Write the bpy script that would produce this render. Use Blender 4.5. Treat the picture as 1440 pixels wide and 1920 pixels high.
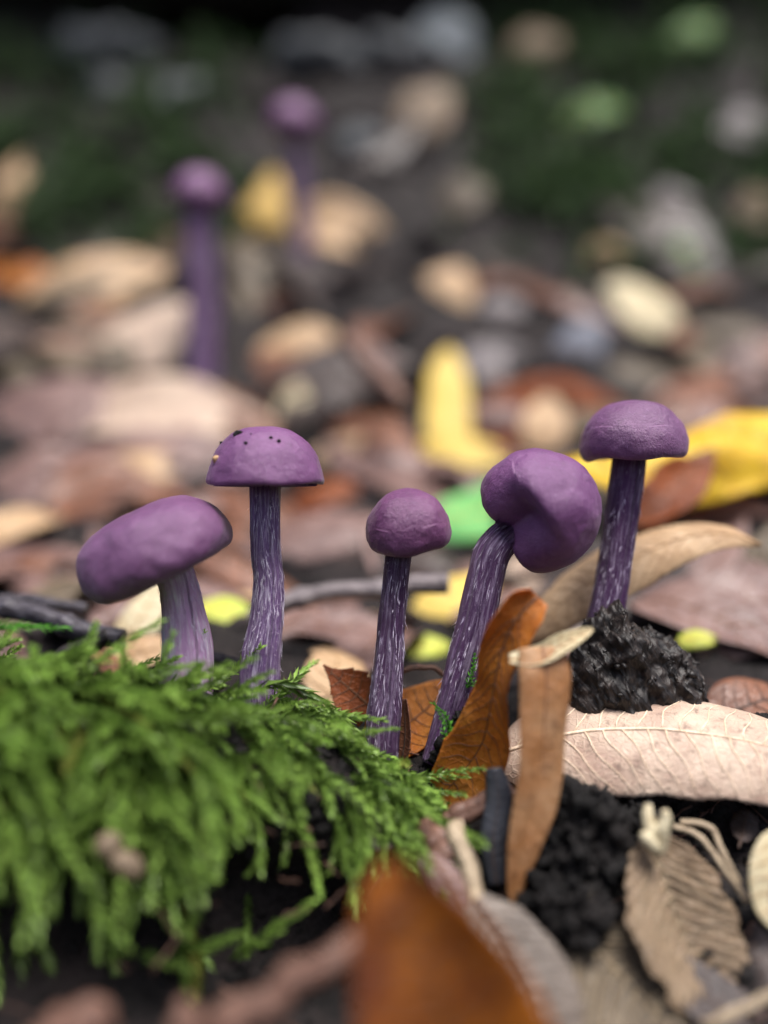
import bpy, math, random
import numpy as np
from mathutils import Vector, Matrix

# ------------------------------------------------------------------ scene, camera, sky, sun
for o in list(bpy.data.objects): bpy.data.objects.remove(o)
SC = bpy.context.scene
SC.unit_settings.system = 'METRIC'; SC.unit_settings.scale_length = 0.01      # one unit is one centimetre
COL = SC.collection
FPX = 1662.0                                                                  # focal length in photo pixels (1440 x 1920)
cam_d = bpy.data.cameras.new('camera'); CAM = bpy.data.objects.new('camera', cam_d); COL.objects.link(CAM)
cam_d.sensor_fit = 'VERTICAL'; cam_d.sensor_height = 240.0; cam_d.sensor_width = 180.0
cam_d.lens = 240.0 * FPX / 1920.0
cam_d.clip_start = 0.05; cam_d.clip_end = 2000.0
CAM.location = (0, 0, 0); CAM.rotation_euler = (math.radians(90), 0, 0)
cam_d.dof.use_dof = True; cam_d.dof.focus_distance = 11.95
APERTURE = 0.78                                                               # lens opening in cm
cam_d.dof.aperture_fstop = cam_d.lens * 1e-3 / APERTURE
SC.camera = CAM

W = bpy.data.worlds.new('World'); SC.world = W; W.use_nodes = True
SUN_EL, SUN_ROT = math.radians(70), math.radians(146)
nt = W.node_tree; nt.nodes.clear()
sky = nt.nodes.new('ShaderNodeTexSky'); sky.sky_type = 'NISHITA'; sky.sun_disc = False
sky.sun_elevation = SUN_EL; sky.sun_rotation = SUN_ROT
sky.air_density = 0.7; sky.dust_density = 4.0; sky.ozone_density = 0.0
bg = nt.nodes.new('ShaderNodeBackground'); bg.inputs[1].default_value = 0.05
wo = nt.nodes.new('ShaderNodeOutputWorld')
nt.links.new(sky.outputs[0], bg.inputs[0]); nt.links.new(bg.outputs[0], wo.inputs[0])
sun_d = bpy.data.lights.new('sun', 'SUN'); SUN = bpy.data.objects.new('sun', sun_d); COL.objects.link(SUN)
sun_d.energy = 1.5; sun_d.angle = math.radians(30); sun_d.color = (1.0, 0.98, 0.955)
# direction towards the sun, same as the sky's
sdir = Vector((math.sin(SUN_ROT) * math.cos(SUN_EL), math.cos(SUN_ROT) * math.cos(SUN_EL), math.sin(SUN_EL)))
SUN.rotation_euler = sdir.to_track_quat('Z', 'Y').to_euler()
SC.view_settings.view_transform = 'Standard'; SC.view_settings.look = 'None'
SC.view_settings.exposure = 1.95; SC.view_settings.gamma = 1.0; SC.view_settings.use_curve_mapping = False
SC.render.engine = 'CYCLES'
SC.cycles.use_denoising = True
try: SC.cycles.denoiser = 'OPENIMAGEDENOISE'
except Exception: pass
SC.cycles.max_bounces = 5; SC.cycles.diffuse_bounces = 3; SC.cycles.transmission_bounces = 3; SC.cycles.glossy_bounces = 2
SC.cycles.caustics_reflective = False; SC.cycles.caustics_refractive = False

# ------------------------------------------------------------------ helpers
R = random.Random(7)
def at(px, py, Y): return np.array(((px - 720.0) / FPX * Y, Y, (960.0 - py) / FPX * Y))
def tag(o, label=None, cat=None, group=None, kind=None):
    if label: o['label'] = label
    if cat: o['category'] = cat
    if group: o['group'] = group
    if kind: o['kind'] = kind
    return o
def empty(name, loc):
    o = bpy.data.objects.new(name, None); COL.objects.link(o); o.location = loc; o.empty_display_size = 0.3
    return o
def mesh_np(name, V, F, uv=None, smooth=True, mat=None, attr=None):
    me = bpy.data.meshes.new(name)
    F = [tuple(f) for f in F] if not isinstance(F, np.ndarray) else F
    if isinstance(F, np.ndarray):
        n, k = F.shape
        me.vertices.add(len(V)); me.vertices.foreach_set('co', np.asarray(V, dtype=np.float32).ravel())
        me.loops.add(n * k); me.loops.foreach_set('vertex_index', F.astype(np.int32).ravel())
        me.polygons.add(n); me.polygons.foreach_set('loop_start', np.arange(0, n * k, k, dtype=np.int32))
        me.polygons.foreach_set('loop_total', np.full(n, k, dtype=np.int32))
        me.update(calc_edges=True)
    else:
        me.from_pydata([tuple(v) for v in V], [], F)
    if uv is not None:
        lay = me.uv_layers.new(name='UVMap')
        idx = np.empty(len(me.loops), dtype=np.int32); me.loops.foreach_get('vertex_index', idx)
        lay.data.foreach_set('uv', np.asarray(uv, dtype=np.float32)[idx].ravel())
    if attr is not None:
        a = me.attributes.new('tint', 'FLOAT', 'POINT'); a.data.foreach_set('value', np.asarray(attr, dtype=np.float32))
    if smooth: me.polygons.foreach_set('use_smooth', np.ones(len(me.polygons), dtype=bool))
    me.validate(); me.update()
    if mat: me.materials.append(mat)
    return me
def link(name, me, parent=None, local=False):
    o = bpy.data.objects.new(name, me); COL.objects.link(o)
    if parent is not None:
        o.parent = parent
        if not local:
            base = np.zeros(3); q = parent
            while q is not None: base = base + np.array(q.location); q = q.parent
            o.location = -base
    return o
def _h(ix, iy, iz, s):
    h = (ix * 374761393 + iy * 668265263 + iz * 1274126177 + s * 974711) & 0xFFFFFFFF
    h = ((h ^ (h >> 13)) * 1274126177) & 0xFFFFFFFF
    h = ((h ^ (h >> 16)) * 2246822519) & 0xFFFFFFFF
    return ((h ^ (h >> 13)) & 0xFFFFFF) / float(0xFFFFFF)
def vnoise(p, s=0):
    p = np.asarray(p, float); i = np.floor(p).astype(np.int64); f = p - i; u = f * f * (3 - 2 * f)
    r = 0
    for dx in (0, 1):
        for dy in (0, 1):
            for dz in (0, 1):
                w = (u[..., 0] if dx else 1 - u[..., 0]) * (u[..., 1] if dy else 1 - u[..., 1]) * (u[..., 2] if dz else 1 - u[..., 2])
                r = r + w * _h(i[..., 0] + dx, i[..., 1] + dy, i[..., 2] + dz, s)
    return r * 2 - 1
def fbm(p, octv=4, s=0, gain=0.5):
    p = np.asarray(p, float); a, r = 1.0, 0
    for k in range(octv): r = r + a * vnoise(p * (2.03 ** k) + 17.3 * k, s + k); a *= gain
    return r
def nrm(v): v = np.asarray(v, float); return v / np.maximum(np.linalg.norm(v, axis=-1, keepdims=True), 1e-9)
def catmull(P, n):
    P = np.asarray(P, float)
    if len(P) == 2: t = np.linspace(0, 1, n)[:, None]; return P[0] * (1 - t) + P[1] * t
    Q = np.vstack([2 * P[0] - P[1], P, 2 * P[-1] - P[-2]])
    u = np.linspace(0, len(P) - 1 - 1e-9, n); i = u.astype(int); f = (u - i)[:, None]
    a, b, c, d = Q[i], Q[i + 1], Q[i + 2], Q[i + 3]
    return 0.5 * (2 * b + (c - a) * f + (2 * a - 5 * b + 4 * c - d) * f ** 2 + (3 * b - a - 3 * c + d) * f ** 3)
def resample(P, n):
    d = np.r_[0, np.cumsum(np.linalg.norm(np.diff(P[:, :3], axis=0), axis=1))]
    t = np.linspace(0, d[-1], n); return np.stack([np.interp(t, d, P[:, k]) for k in range(P.shape[1])], 1)
def grid_faces(n, m, wrap=False):
    i = np.arange(n - 1)[:, None]; mm = m if wrap else m - 1
    j = np.arange(mm)[None, :]; j2 = (j + 1) % m
    return np.stack([i * m + j, i * m + j2, (i + 1) * m + j2, (i + 1) * m + j], -1).reshape(-1, 4)
def frames(C, hint=(0, 0, 1)):
    T = nrm(np.gradient(C, axis=0)); N = np.zeros_like(T); n = np.asarray(hint, float)
    for k in range(len(C)):
        n = n - T[k] * np.dot(n, T[k])
        if np.linalg.norm(n) < 1e-4: n = np.array((0.31, 0.77, 0.55)); n = n - T[k] * np.dot(n, T[k])
        n = nrm(n); N[k] = n
    return T, N, np.cross(T, N)
def tube(C, rad, sides=12, rough=0.0, seed=0, ridge=0.0, capends=True):
    """swept tube with uneven section; returns V, F(list), uv"""
    n = len(C); T, N, B = frames(C, (0.2, -0.6, 0.77)); rad = np.broadcast_to(np.asarray(rad, float), (n,))
    a = np.linspace(0, 2 * np.pi, sides, endpoint=False)
    L = np.r_[0, np.cumsum(np.linalg.norm(np.diff(C, axis=0), axis=1))]
    ca, sa = np.cos(a), np.sin(a)
    q = np.stack(np.broadcast_arrays(ca[None] * 2.2, sa[None] * 2.2, L[:, None] / max(rad.mean(), 1e-4) * 0.35), -1)
    dr = 1 + rough * fbm(q, 3, seed) + ridge * fbm(np.stack(np.broadcast_arrays(ca[None] * 5, sa[None] * 5, L[:, None] * 0.6), -1), 2, seed + 9)
    rr = rad[:, None] * dr
    V = C[:, None] + (N[:, None] * ca[None, :, None] + B[:, None] * sa[None, :, None]) * rr[..., None]
    V = V.reshape(-1, 3); F = [tuple(f) for f in grid_faces(n, sides, True)]
    uv = np.stack(np.broadcast_arrays(a[None] / (2 * np.pi), L[:, None]), -1).reshape(-1, 2)
    if capends:
        F.append(tuple(range(sides - 1, -1, -1))); F.append(tuple(range((n - 1) * sides, n * sides)))
    return V, F, uv
def join(parts):
    Vs, Fs, Us, o = [], [], [], 0
    for V, F, U in parts:
        Vs.append(V); Us.append(U); Fs += [tuple(i + o for i in f) for f in F]; o += len(V)
    return np.vstack(Vs), Fs, np.vstack(Us)
def smoothstep(a, b, x): t = np.clip((x - a) / (b - a), 0, 1); return t * t * (3 - 2 * t)

# ------------------------------------------------------------------ materials
def lin(c):
    return tuple((x / 255 / 12.92) if x / 255 <= 0.04045 else ((x / 255 + 0.055) / 1.055) ** 2.4 for x in c) + (1.0,)
class NT:
    def __init__(s, name):
        s.m = bpy.data.materials.new(name); s.m.use_nodes = True; s.t = s.m.node_tree; s.t.nodes.clear()
        s.out = s.n('ShaderNodeOutputMaterial')
    def n(s, typ, **kw):
        x = s.t.nodes.new(typ)
        for k, v in kw.items(): setattr(x, k, v)
        return x
    def l(s, a, b): s.t.links.new(a, b)
    def coord(s, which='Object', scale=(1, 1, 1)):
        tc = s.n('ShaderNodeTexCoord'); mp = s.n('ShaderNodeMapping'); mp.inputs['Scale'].default_value = scale
        s.l(tc.outputs[which], mp.inputs[0]); return mp.outputs[0]
    def noise(s, vec, scale, detail=4, rough=0.55, dist=0.0):
        x = s.n('ShaderNodeTexNoise'); x.inputs['Scale'].default_value = scale; x.inputs['Detail'].default_value = detail
        x.inputs['Roughness'].default_value = rough; x.inputs['Distortion'].default_value = dist
        s.l(vec, x.inputs['Vector']); return x.outputs['Fac']
    def ramp(s, fac, a, b, lo=0.0, hi=1.0):
        x = s.n('ShaderNodeMapRange'); x.interpolation_type = 'SMOOTHSTEP'
        for k, v in zip(('From Min', 'From Max', 'To Min', 'To Max'), (a, b, lo, hi)): x.inputs[k].default_value = v
        s.l(fac, x.inputs['Value']); return x.outputs[0]
    def mix(s, fac, a, b):
        x = s.n('ShaderNodeMix', data_type='RGBA')
        for sock, v in ((x.inputs[0], fac), (x.inputs[6], a), (x.inputs[7], b)):
            if hasattr(v, 'is_linked') or hasattr(v, 'links'): s.l(v, sock)
            else: sock.default_value = v
        return x.outputs[2]
    def math(s, op, a, b=0.5):
        x = s.n('ShaderNodeMath', operation=op)
        for sock, v in ((x.inputs[0], a), (x.inputs[1], b)):
            if hasattr(v, 'links'): s.l(v, sock)
            else: sock.default_value = v
        return x.outputs[0]
    def bump(s, h, strength, dist, base=None):
        x = s.n('ShaderNodeBump'); x.inputs['Strength'].default_value = strength; x.inputs['Distance'].default_value = dist
        s.l(h, x.inputs['Height'])
        if base is not None: s.l(base, x.inputs['Normal'])
        return x.outputs[0]
    def bsdf(s, col, rough, normal=None, **kw):
        x = s.n('ShaderNodeBsdfPrincipled')
        if hasattr(col, 'links'): s.l(col, x.inputs['Base Color'])
        else: x.inputs['Base Color'].default_value = col
        if hasattr(rough, 'links'): s.l(rough, x.inputs['Roughness'])
        else: x.inputs['Roughness'].default_value = rough
        if normal is not None: s.l(normal, x.inputs['Normal'])
        for k, v in kw.items(): x.inputs[k.replace('_', ' ')].default_value = v
        return x.outputs[0]
    def done(s, sh): s.l(sh, s.out.inputs[0]); return s.m
def sc(c, k): return tuple(x * k for x in c[:3]) + (1.0,)

def soil_mat(name='soil', c1=(30, 25, 24), c2=(66, 54, 48), wet=0.45):
    k = NT(name); v = k.coord('Object')
    a = k.noise(v, 1.3, 6, 0.65); b = k.noise(v, 9.0, 6, 0.7); c = k.noise(v, 38.0, 3, 0.6)
    col = k.mix(k.ramp(a, 0.35, 0.7), lin(c1), lin(c2))
    col = k.mix(k.ramp(b, 0.45, 0.75, 0, 0.75), col, sc(lin(c1), 0.55))
    col = k.mix(k.ramp(c, 0.66, 0.74, 0, 0.55), col, lin((84, 70, 62)))
    n = k.bump(c, 0.7, 0.03, k.bump(b, 0.8, 0.10))
    return k.done(k.bsdf(col, k.ramp(b, 0.3, 0.7, wet + 0.1, 0.9), n, Specular_IOR_Level=0.3))
def wood_mat(name, c1, c2, c3, rough=0.6, along=(6, 6, 0.7), gloss=0.4):
    k = NT(name); v = k.coord('UV', (3.0, 0.9, 1)); o = k.coord('Object')
    a = k.noise(v, 5, 5, 0.6, 0.5); b = k.noise(o, 6, 5, 0.65); c = k.noise(o, 30, 3, 0.6)
    col = k.mix(k.ramp(a, 0.35, 0.68), lin(c1), lin(c2)); col = k.mix(k.ramp(b, 0.52, 0.72, 0, 0.8), col, lin(c3))
    n = k.bump(c, 0.4, 0.02, k.bump(a, 0.6, 0.05))
    return k.done(k.bsdf(col, rough, n, Specular_IOR_Level=gloss))
def leaf_mat(name, c1, c2, spot, spots=0.25, rough=0.5, transl=0.22, vein=None, veinamt=0.35, bump=0.5, tcol=None):
    """dead-leaf tissue: mottled, spotted, with the fine vein net in relief; UV is in centimetres"""
    k = NT(name); v = k.coord('UV'); oi = k.n('ShaderNodeObjectInfo')
    ad = k.n('ShaderNodeVectorMath', operation='ADD'); k.l(v, ad.inputs[0])
    cb = k.n('ShaderNodeCombineXYZ'); k.l(k.math('MULTIPLY', oi.outputs['Random'], 37.0), cb.inputs[0]); k.l(cb.outputs[0], ad.inputs[1]); v = ad.outputs[0]
    a = k.noise(v, 1.1, 5, 0.6, 0.4); b = k.noise(v, 5.0, 5, 0.65); c = k.noise(v, 26.0, 3, 0.6)
    vo = k.n('ShaderNodeTexVoronoi', feature='DISTANCE_TO_EDGE'); vo.inputs['Scale'].default_value = 9.0; k.l(v, vo.inputs['Vector'])
    net = k.ramp(vo.outputs['Distance'], 0.0, 0.09, 1, 0)
    col = k.mix(k.ramp(a, 0.33, 0.68), lin(c1), lin(c2))
    col = k.mix(k.ramp(b, 0.62 - spots * 0.25, 0.80 - spots * 0.2, 0, 0.75), col, lin(spot))
    col = k.mix(k.ramp(c, 0.64, 0.76, 0, 0.6), col, lin(spot))
    if vein: col = k.mix(k.math('MULTIPLY', net, veinamt), col, lin(vein))
    n = k.bump(net, bump, 0.015, k.bump(b, 0.5, 0.06, k.bump(c, 0.35, 0.015)))
    p = k.bsdf(col, k.ramp(b, 0.3, 0.75, rough - 0.08, rough + 0.22), n, Specular_IOR_Level=0.45)
    tr = k.n('ShaderNodeBsdfTranslucent')
    hs = k.n('ShaderNodeHueSaturation'); hs.inputs['Saturation'].default_value = 1.25; k.l(col, hs.inputs['Color'])
    k.l(hs.outputs[0], tr.inputs[0]); k.l(n, tr.inputs['Normal'])
    ms = k.n('ShaderNodeMixShader'); ms.inputs[0].default_value = transl; k.l(p, ms.inputs[1]); k.l(tr.outputs[0], ms.inputs[2])
    return k.done(ms.outputs[0])
def moss_mat(name, c1, c2, c3, transl=0.35, dead=0.0):
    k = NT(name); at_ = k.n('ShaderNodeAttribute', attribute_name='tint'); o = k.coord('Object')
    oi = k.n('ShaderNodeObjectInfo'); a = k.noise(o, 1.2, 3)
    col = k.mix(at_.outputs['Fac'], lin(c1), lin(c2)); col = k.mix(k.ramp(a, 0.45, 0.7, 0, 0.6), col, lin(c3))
    hs = k.n('ShaderNodeHueSaturation'); k.l(col, hs.inputs['Color']); k.l(k.math('ADD', k.math('MULTIPLY', oi.outputs['Random'], 0.5), 0.75), hs.inputs['Value'])
    col = k.mix(k.ramp(oi.outputs['Random'], 0.86, 0.93, 0, dead), hs.outputs[0], lin((132, 112, 58)))
    p = k.bsdf(col, 0.34, None, Specular_IOR_Level=0.5)
    tr = k.n('ShaderNodeBsdfTranslucent'); k.l(col, tr.inputs[0])
    ms = k.n('ShaderNodeMixShader'); ms.inputs[0].default_value = transl; k.l(p, ms.inputs[1]); k.l(tr.outputs[0], ms.inputs[2])
    return k.done(ms.outputs[0])
def cap_mat(name, c1, c2, seed):
    k = NT(name); v = k.coord('Object'); mp = k.n('ShaderNodeMapping'); mp.inputs['Location'].default_value = (seed * 3.1, seed, 0); k.l(v, mp.inputs[0]); v = mp.outputs[0]
    a = k.noise(v, 1.6, 4, 0.6); b = k.noise(v, 7, 5, 0.65, 0.4); c = k.noise(v, 28, 5, 0.75)
    col = k.mix(k.ramp(a, 0.3, 0.72), lin(c1), lin(c2))
    col = k.mix(k.ramp(b, 0.52, 0.78, 0, 0.45), col, sc(lin(c1), 0.55))
    col = k.mix(k.ramp(c, 0.56, 0.72, 0, 0.34), col, lin((186, 156, 196)))
    col = k.mix(k.ramp(c, 0.42, 0.28, 0, 0.45), col, sc(lin(c1), 0.5))
    n = k.bump(c, 0.65, 0.03, k.bump(b, 0.25, 0.04))
    x = k.bsdf(col, 0.40, n, Specular_IOR_Level=0.62, Sheen_Weight=0.16, Sheen_Roughness=0.3, Subsurface_Weight=0.08, Subsurface_Scale=0.10)
    b_ = x.node; b_.inputs['Subsurface Radius'].default_value = (1.0, 0.45, 0.7); b_.inputs['Sheen Tint'].default_value = (0.86, 0.82, 1.0, 1)
    return k.done(x)
def stem_mat(name, c1, c2, white=0.5, seed=0, fc=(206, 188, 218)):
    """purple stem overlaid with silky whitish fibres running lengthwise; UV = (turn, cm)"""
    k = NT(name); tc = k.n('ShaderNodeTexCoord'); sep = k.n('ShaderNodeSeparateXYZ'); k.l(tc.outputs['UV'], sep.inputs[0])
    ang = k.math('MULTIPLY', sep.outputs[0], 2 * math.pi)
    cb = k.n('ShaderNodeCombineXYZ')
    k.l(k.math('COSINE', ang), cb.inputs[0]); k.l(k.math('SINE', ang), cb.inputs[1]); k.l(k.math('MULTIPLY', sep.outputs[1], 0.30), cb.inputs[2])
    mp = k.n('ShaderNodeMapping'); mp.inputs['Location'].default_value = (seed * 2.7, 0, seed * 5.3); k.l(cb.outputs[0], mp.inputs[0])
    f = k.noise(mp.outputs[0], 6.0, 7, 0.75, 0.5); g = k.noise(mp.outputs[0], 1.4, 4, 0.6); f2 = k.noise(mp.outputs[0], 13.0, 5, 0.7, 0.3)
    o = k.coord('Object'); h = k.noise(o, 20, 5, 0.7); big = k.noise(o, 1.7, 3, 0.6)
    col = k.mix(k.ramp(g, 0.32, 0.7), lin(c1), lin(c2))
    fib = k.math('MULTIPLY', k.math('MAXIMUM', k.ramp(f, 0.46, 0.62), k.ramp(f2, 0.54, 0.66, 0, 0.8)), k.ramp(big, 0.30, 0.60, 0.15, 1.0))
    col = k.mix(k.math('MULTIPLY', fib, white), col, lin(fc))
    col = k.mix(k.ramp(h, 0.60, 0.70, 0, white), col, lin((226, 212, 232)))
    col = k.mix(k.ramp(h, 0.38, 0.30, 0, 0.55), col, sc(lin(c1), 0.45))
    n = k.bump(h, 0.45, 0.03, k.bump(f, 0.9, 0.08, k.bump(f2, 0.6, 0.04)))
    return k.done(k.bsdf(col, 0.5, n, Specular_IOR_Level=0.4))
def plain_mat(name, c1, c2, rough=0.6, scale=8.0):
    k = NT(name); v = k.coord('Object'); a = k.noise(v, scale, 5, 0.6); b = k.noise(v, scale * 5, 3)
    col = k.mix(k.ramp(a, 0.3, 0.7), lin(c1), lin(c2))
    return k.done(k.bsdf(col, rough, k.bump(b, 0.5, 0.03), Specular_IOR_Level=0.4))

M = {}
M['soil'] = soil_mat('soil', (19, 15, 15), (46, 38, 37))
M['soil_black'] = soil_mat('black_soil', (12, 10, 10), (32, 27, 26), 0.30)
M['rotten'] = wood_mat('rotten_wood', (16, 13, 13), (44, 37, 34), (66, 56, 51), 0.5)
M['twig_grey'] = wood_mat('grey_twig_bark', (96, 88, 92), (142, 132, 132), (60, 52, 54), 0.55)
M['twig_dark'] = wood_mat('dark_twig_bark', (46, 41, 46), (84, 80, 88), (30, 25, 26), 0.5)
M['twig_brown'] = wood_mat('brown_twig_bark', (88, 62, 52), (122, 90, 76), (58, 40, 36), 0.45)
M['twig_pale'] = wood_mat('pale_twig_bark', (150, 132, 108), (184, 166, 140), (110, 90, 72), 0.55)
M['seed'] = plain_mat('seed_coat', (122, 104, 84), (92, 78, 62), 0.5)
M['husk'] = plain_mat('pale_husk', (204, 194, 164), (168, 152, 120), 0.6)
M['bank_soil'] = soil_mat('bank_soil', (34, 28, 29), (66, 56, 57))
M['cut_wood'] = plain_mat('cut_wood', (160, 150, 146), (120, 108, 104), 0.7)
M['stone'] = plain_mat('grey_stone', (62, 66, 70), (90, 92, 94), 0.7, 2.0)
M['bark'] = wood_mat('added_trunk_bark', (40, 38, 36), (72, 70, 66), (44, 56, 34), 0.75)
LM = {}
def L(name, *a, **k): LM[name] = leaf_mat(name + '_leaf', *a, **k)
L('cream', (202, 180, 160), (166, 138, 122), (104, 84, 74), 0.45, 0.52, 0.15, vein=(226, 206, 182), veinamt=0.22)
L('tan', (208, 178, 142), (180, 146, 110), (130, 96, 70), 0.25, 0.5, 0.25, vein=(222, 190, 150))
L('pink', (136, 110, 104), (102, 78, 74), (64, 48, 46), 0.18, 0.34, 0.12)
L('brown', (128, 84, 62), (96, 62, 48), (52, 34, 28), 0.35, 0.36, 0.12)
L('dark', (54, 46, 45), (76, 65, 61), (34, 28, 28), 0.35, 0.4, 0.08)
L('orange', (214, 140, 58), (186, 106, 38), (98, 52, 24), 0.30, 0.42, 0.4)
L('rust', (158, 82, 32), (120, 58, 26), (70, 34, 20), 0.25, 0.45, 0.35)
L('yellow', (238, 204, 46), (216, 170, 44), (140, 92, 32), 0.2, 0.5, 0.35, bump=0.25)
L('paleyellow', (236, 208, 104), (222, 196, 112), (190, 150, 80), 0.10, 0.5, 0.35, bump=0.25)
L('lime', (190, 208, 70), (206, 216, 104), (150, 160, 60), 0.08, 0.45, 0.35, bump=0.25)
L('mint', (118, 196, 116), (136, 208, 124), (100, 160, 90), 0.05, 0.45, 0.35, bump=0.25)
L('green', (74, 128, 48), (60, 110, 44), (40, 70, 34), 0.10, 0.4, 0.35)
L('grey', (132, 124, 124), (104, 96, 98), (70, 62, 64), 0.25, 0.45, 0.10)
L('bluegrey', (104, 108, 122), (84, 88, 100), (60, 60, 68), 0.2, 0.42, 0.1)
L('greybrown', (134, 112, 88), (104, 85, 66), (74, 58, 48), 0.32, 0.5, 0.12, vein=(178, 158, 132), veinamt=0.3, bump=0.7)
L('olive', (96, 84, 68), (72, 62, 50), (42, 36, 32), 0.32, 0.45, 0.10, vein=(136, 116, 92), veinamt=0.3, bump=0.7)
L('amber', (204, 122, 30), (116, 56, 22), (70, 34, 18), 0.35, 0.4, 0.45)
L('ash', (122, 110, 100), (96, 86, 78), (62, 54, 52), 0.3, 0.45, 0.1)
L('frost', (128, 136, 142), (104, 112, 118), (90, 96, 100), 0.2, 0.45, 0.15)
L('caramel', (178, 138, 100), (160, 108, 64), (104, 68, 42), 0.3, 0.42, 0.25)
L('gold', (222, 186, 84), (196, 160, 100), (160, 120, 60), 0.15, 0.5, 0.3)
L('slate', (66, 68, 76), (48, 48, 54), (30, 29, 32), 0.3, 0.45, 0.08)
L('ivory', (222, 212, 180), (206, 190, 150), (176, 150, 110), 0.12, 0.5, 0.25)
M['vein_pale'] = plain_mat('pale_vein', (232, 212, 188), (206, 180, 152), 0.55)
M['vein_brown'] = plain_mat('brown_vein', (120, 80, 52), (92, 58, 38), 0.5)
M['vein_dark'] = plain_mat('dark_vein', (78, 60, 50), (58, 44, 38), 0.5)
M['vein_tan'] = plain_mat('tan_vein', (182, 148, 106), (150, 116, 82), 0.5)
M['vein_olive'] = plain_mat('olive_vein', (134, 118, 94), (104, 90, 72), 0.5)
M['vein_yellow'] = plain_mat('yellow_vein', (236, 214, 110), (214, 190, 90), 0.5)
VEIN = dict(cream='vein_pale', tan='vein_tan', pink='vein_brown', brown='vein_dark', dark='vein_dark', orange='vein_brown', rust='vein_brown',
            yellow='vein_yellow', paleyellow='vein_yellow', lime='vein_yellow', mint='vein_yellow', green='vein_yellow', grey='vein_dark',
            bluegrey='vein_dark', greybrown='vein_olive', amber='vein_brown', slate='vein_dark', caramel='vein_brown', gold='vein_tan', frost='vein_dark', ash='vein_dark', olive='vein_olive', ivory='vein_tan')
M['moss'] = moss_mat('moss_leaf', (38, 60, 20), (168, 205, 98), (108, 132, 58), 0.22)
M['moss_head'] = moss_mat('moss_shoot_leaf', (38, 60, 20), (168, 205, 98), (108, 132, 58), 0.22, 0.6)
M['moss_dark'] = moss_mat('bank_moss_leaf', (46, 62, 42), (84, 108, 64), (58, 72, 50), 0.25)
M['moss_bright'] = moss_mat('bright_moss_leaf', (70, 130, 40), (110, 176, 66), (84, 140, 50))

# ------------------------------------------------------------------ ground: a woodland bank climbing away from the camera
PY = [-400, 0, 5, 8, 9, 10, 11, 12, 13, 15, 17, 20, 23, 26, 30, 34, 40, 48, 60, 80, 120, 400]
PZ = [-8, -7.6, -7.0, -6.2, -5.75, -5.25, -4.6, -3.6, -3.05, -2.5, -1.95, -0.8, 0.55, 2.5, 5.9, 9.6, 16.5, 27, 42, 58, 66, 66]
MX = [-60, -12, -6.5, -4.7, -3.3, -1.8, -1.05, -0.45, 0.0, 0.55, 1.1]
MZ = [-1.35, -1.45, -1.8, -2.05, -2.36, -2.5, -2.74, -3.12, -3.6, -4.0, -4.5]
def Gbase(x, y):
    x = np.asarray(x, float); y = np.asarray(y, float)
    z = np.interp(y, PY, PZ)
    z = (np.interp(y - 0.5, PY, PZ) + z + np.interp(y + 0.5, PY, PZ)) / 3
    # the mossy ledge on the left: crest, back and steep overhanging front
    crest = np.interp(x, MX, MZ) + 0.06 * np.sin(x * 2.1)
    yc = np.interp(x, [-9, -4.7, -2, 0, 1], [10.2, 10.6, 11.15, 11.55, 11.9])
    d = y - yc
    prof = crest - np.where(d < 0, np.interp(-d, [0, 0.5, 1.0, 1.5, 2.0, 2.6, 4], [0, 0.25, 0.95, 2.0, 3.1, 4.0, 6]), np.interp(d, [0, 0.8, 2.0, 3.5, 6], [0, 0.10, 0.5, 0.8, 3.0]))
    w = smoothstep(1.3, 0.5, x)
    z = np.where(w > 0, np.maximum(z, z + w * (prof - z)), z)
    # left part of the slope behind stands a little higher
    z = z + 0.35 * smoothstep(0, -5, x) * smoothstep(13, 15, y) * smoothstep(22, 18, y)
    # hollow under the added trunk at the top
    z = z + 1.9 * np.exp(-(((x - 7.5) / 3.3) ** 2 + ((y - 19.2) / 2.4) ** 2))
    z = z - 9.0 * np.exp(-(((x + 8.8) / 3.4) ** 4 + ((y - 49.5) / 3.4) ** 4))
    return z
def G(x, y):
    x = np.asarray(x, float); y = np.asarray(y, float); p = np.stack(np.broadcast_arrays(x, y, x * 0), -1)
    far = np.clip((y - 14) / 20, 0, 1); clear = smoothstep(3.5, 7.5, np.abs(y) + np.abs(x) * 0.5)
    return Gbase(x, y) + clear * ((0.14 + 0.75 * far) * fbm(p * (0.55 - 0.3 * far[..., None]), 3, 3) + 0.06 * fbm(p * 2.6, 3, 11)) + 0.022 * fbm(p * 11, 3, 5)
def gnorm(x, y, e=0.3):
    dx = (Gbase(x + e, y) - Gbase(x - e, y)) / (2 * e); dy = (Gbase(x, y + e) - Gbase(x, y - e)) / (2 * e)
    return nrm(np.stack(np.broadcast_arrays(-dx, -dy, np.ones_like(dx)), -1))
def crest_at(x): return np.interp(x, MX, MZ), np.interp(x, [-9, -4.7, -2, 0, 1], [10.2, 10.6, 11.15, 11.55, 11.9])
def undercut(x, y, z):
    # the face of the ledge is hollowed out below its lip
    c, yc = crest_at(x); w = smoothstep(1.2, 0.6, x) * (0.25 + 0.75 * smoothstep(-4.8, -3.2, x)) * smoothstep(yc + 0.2, yc - 0.4, y)
    return y + w * np.interp(c - z, [0.55, 1.2, 2.0, 2.8, 3.8], [0, 0.35, 1.35, 1.5, 0.2])
def onground(px, py, lo=7.0):
    Y = np.arange(lo, 90, 0.04); x = (px - 720) / FPX * Y; z = (960 - py) / FPX * Y
    k = np.argmax(G(x, Y) >= z); return np.array((x[k], Y[k], z[k]))
def axis_pts(segs):
    out = [segs[0][0]]
    for a, b, s in segs: out += list(np.linspace(a, b, max(2, int(round((b - a) / s)) + 1))[1:])
    return np.array(out)
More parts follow.
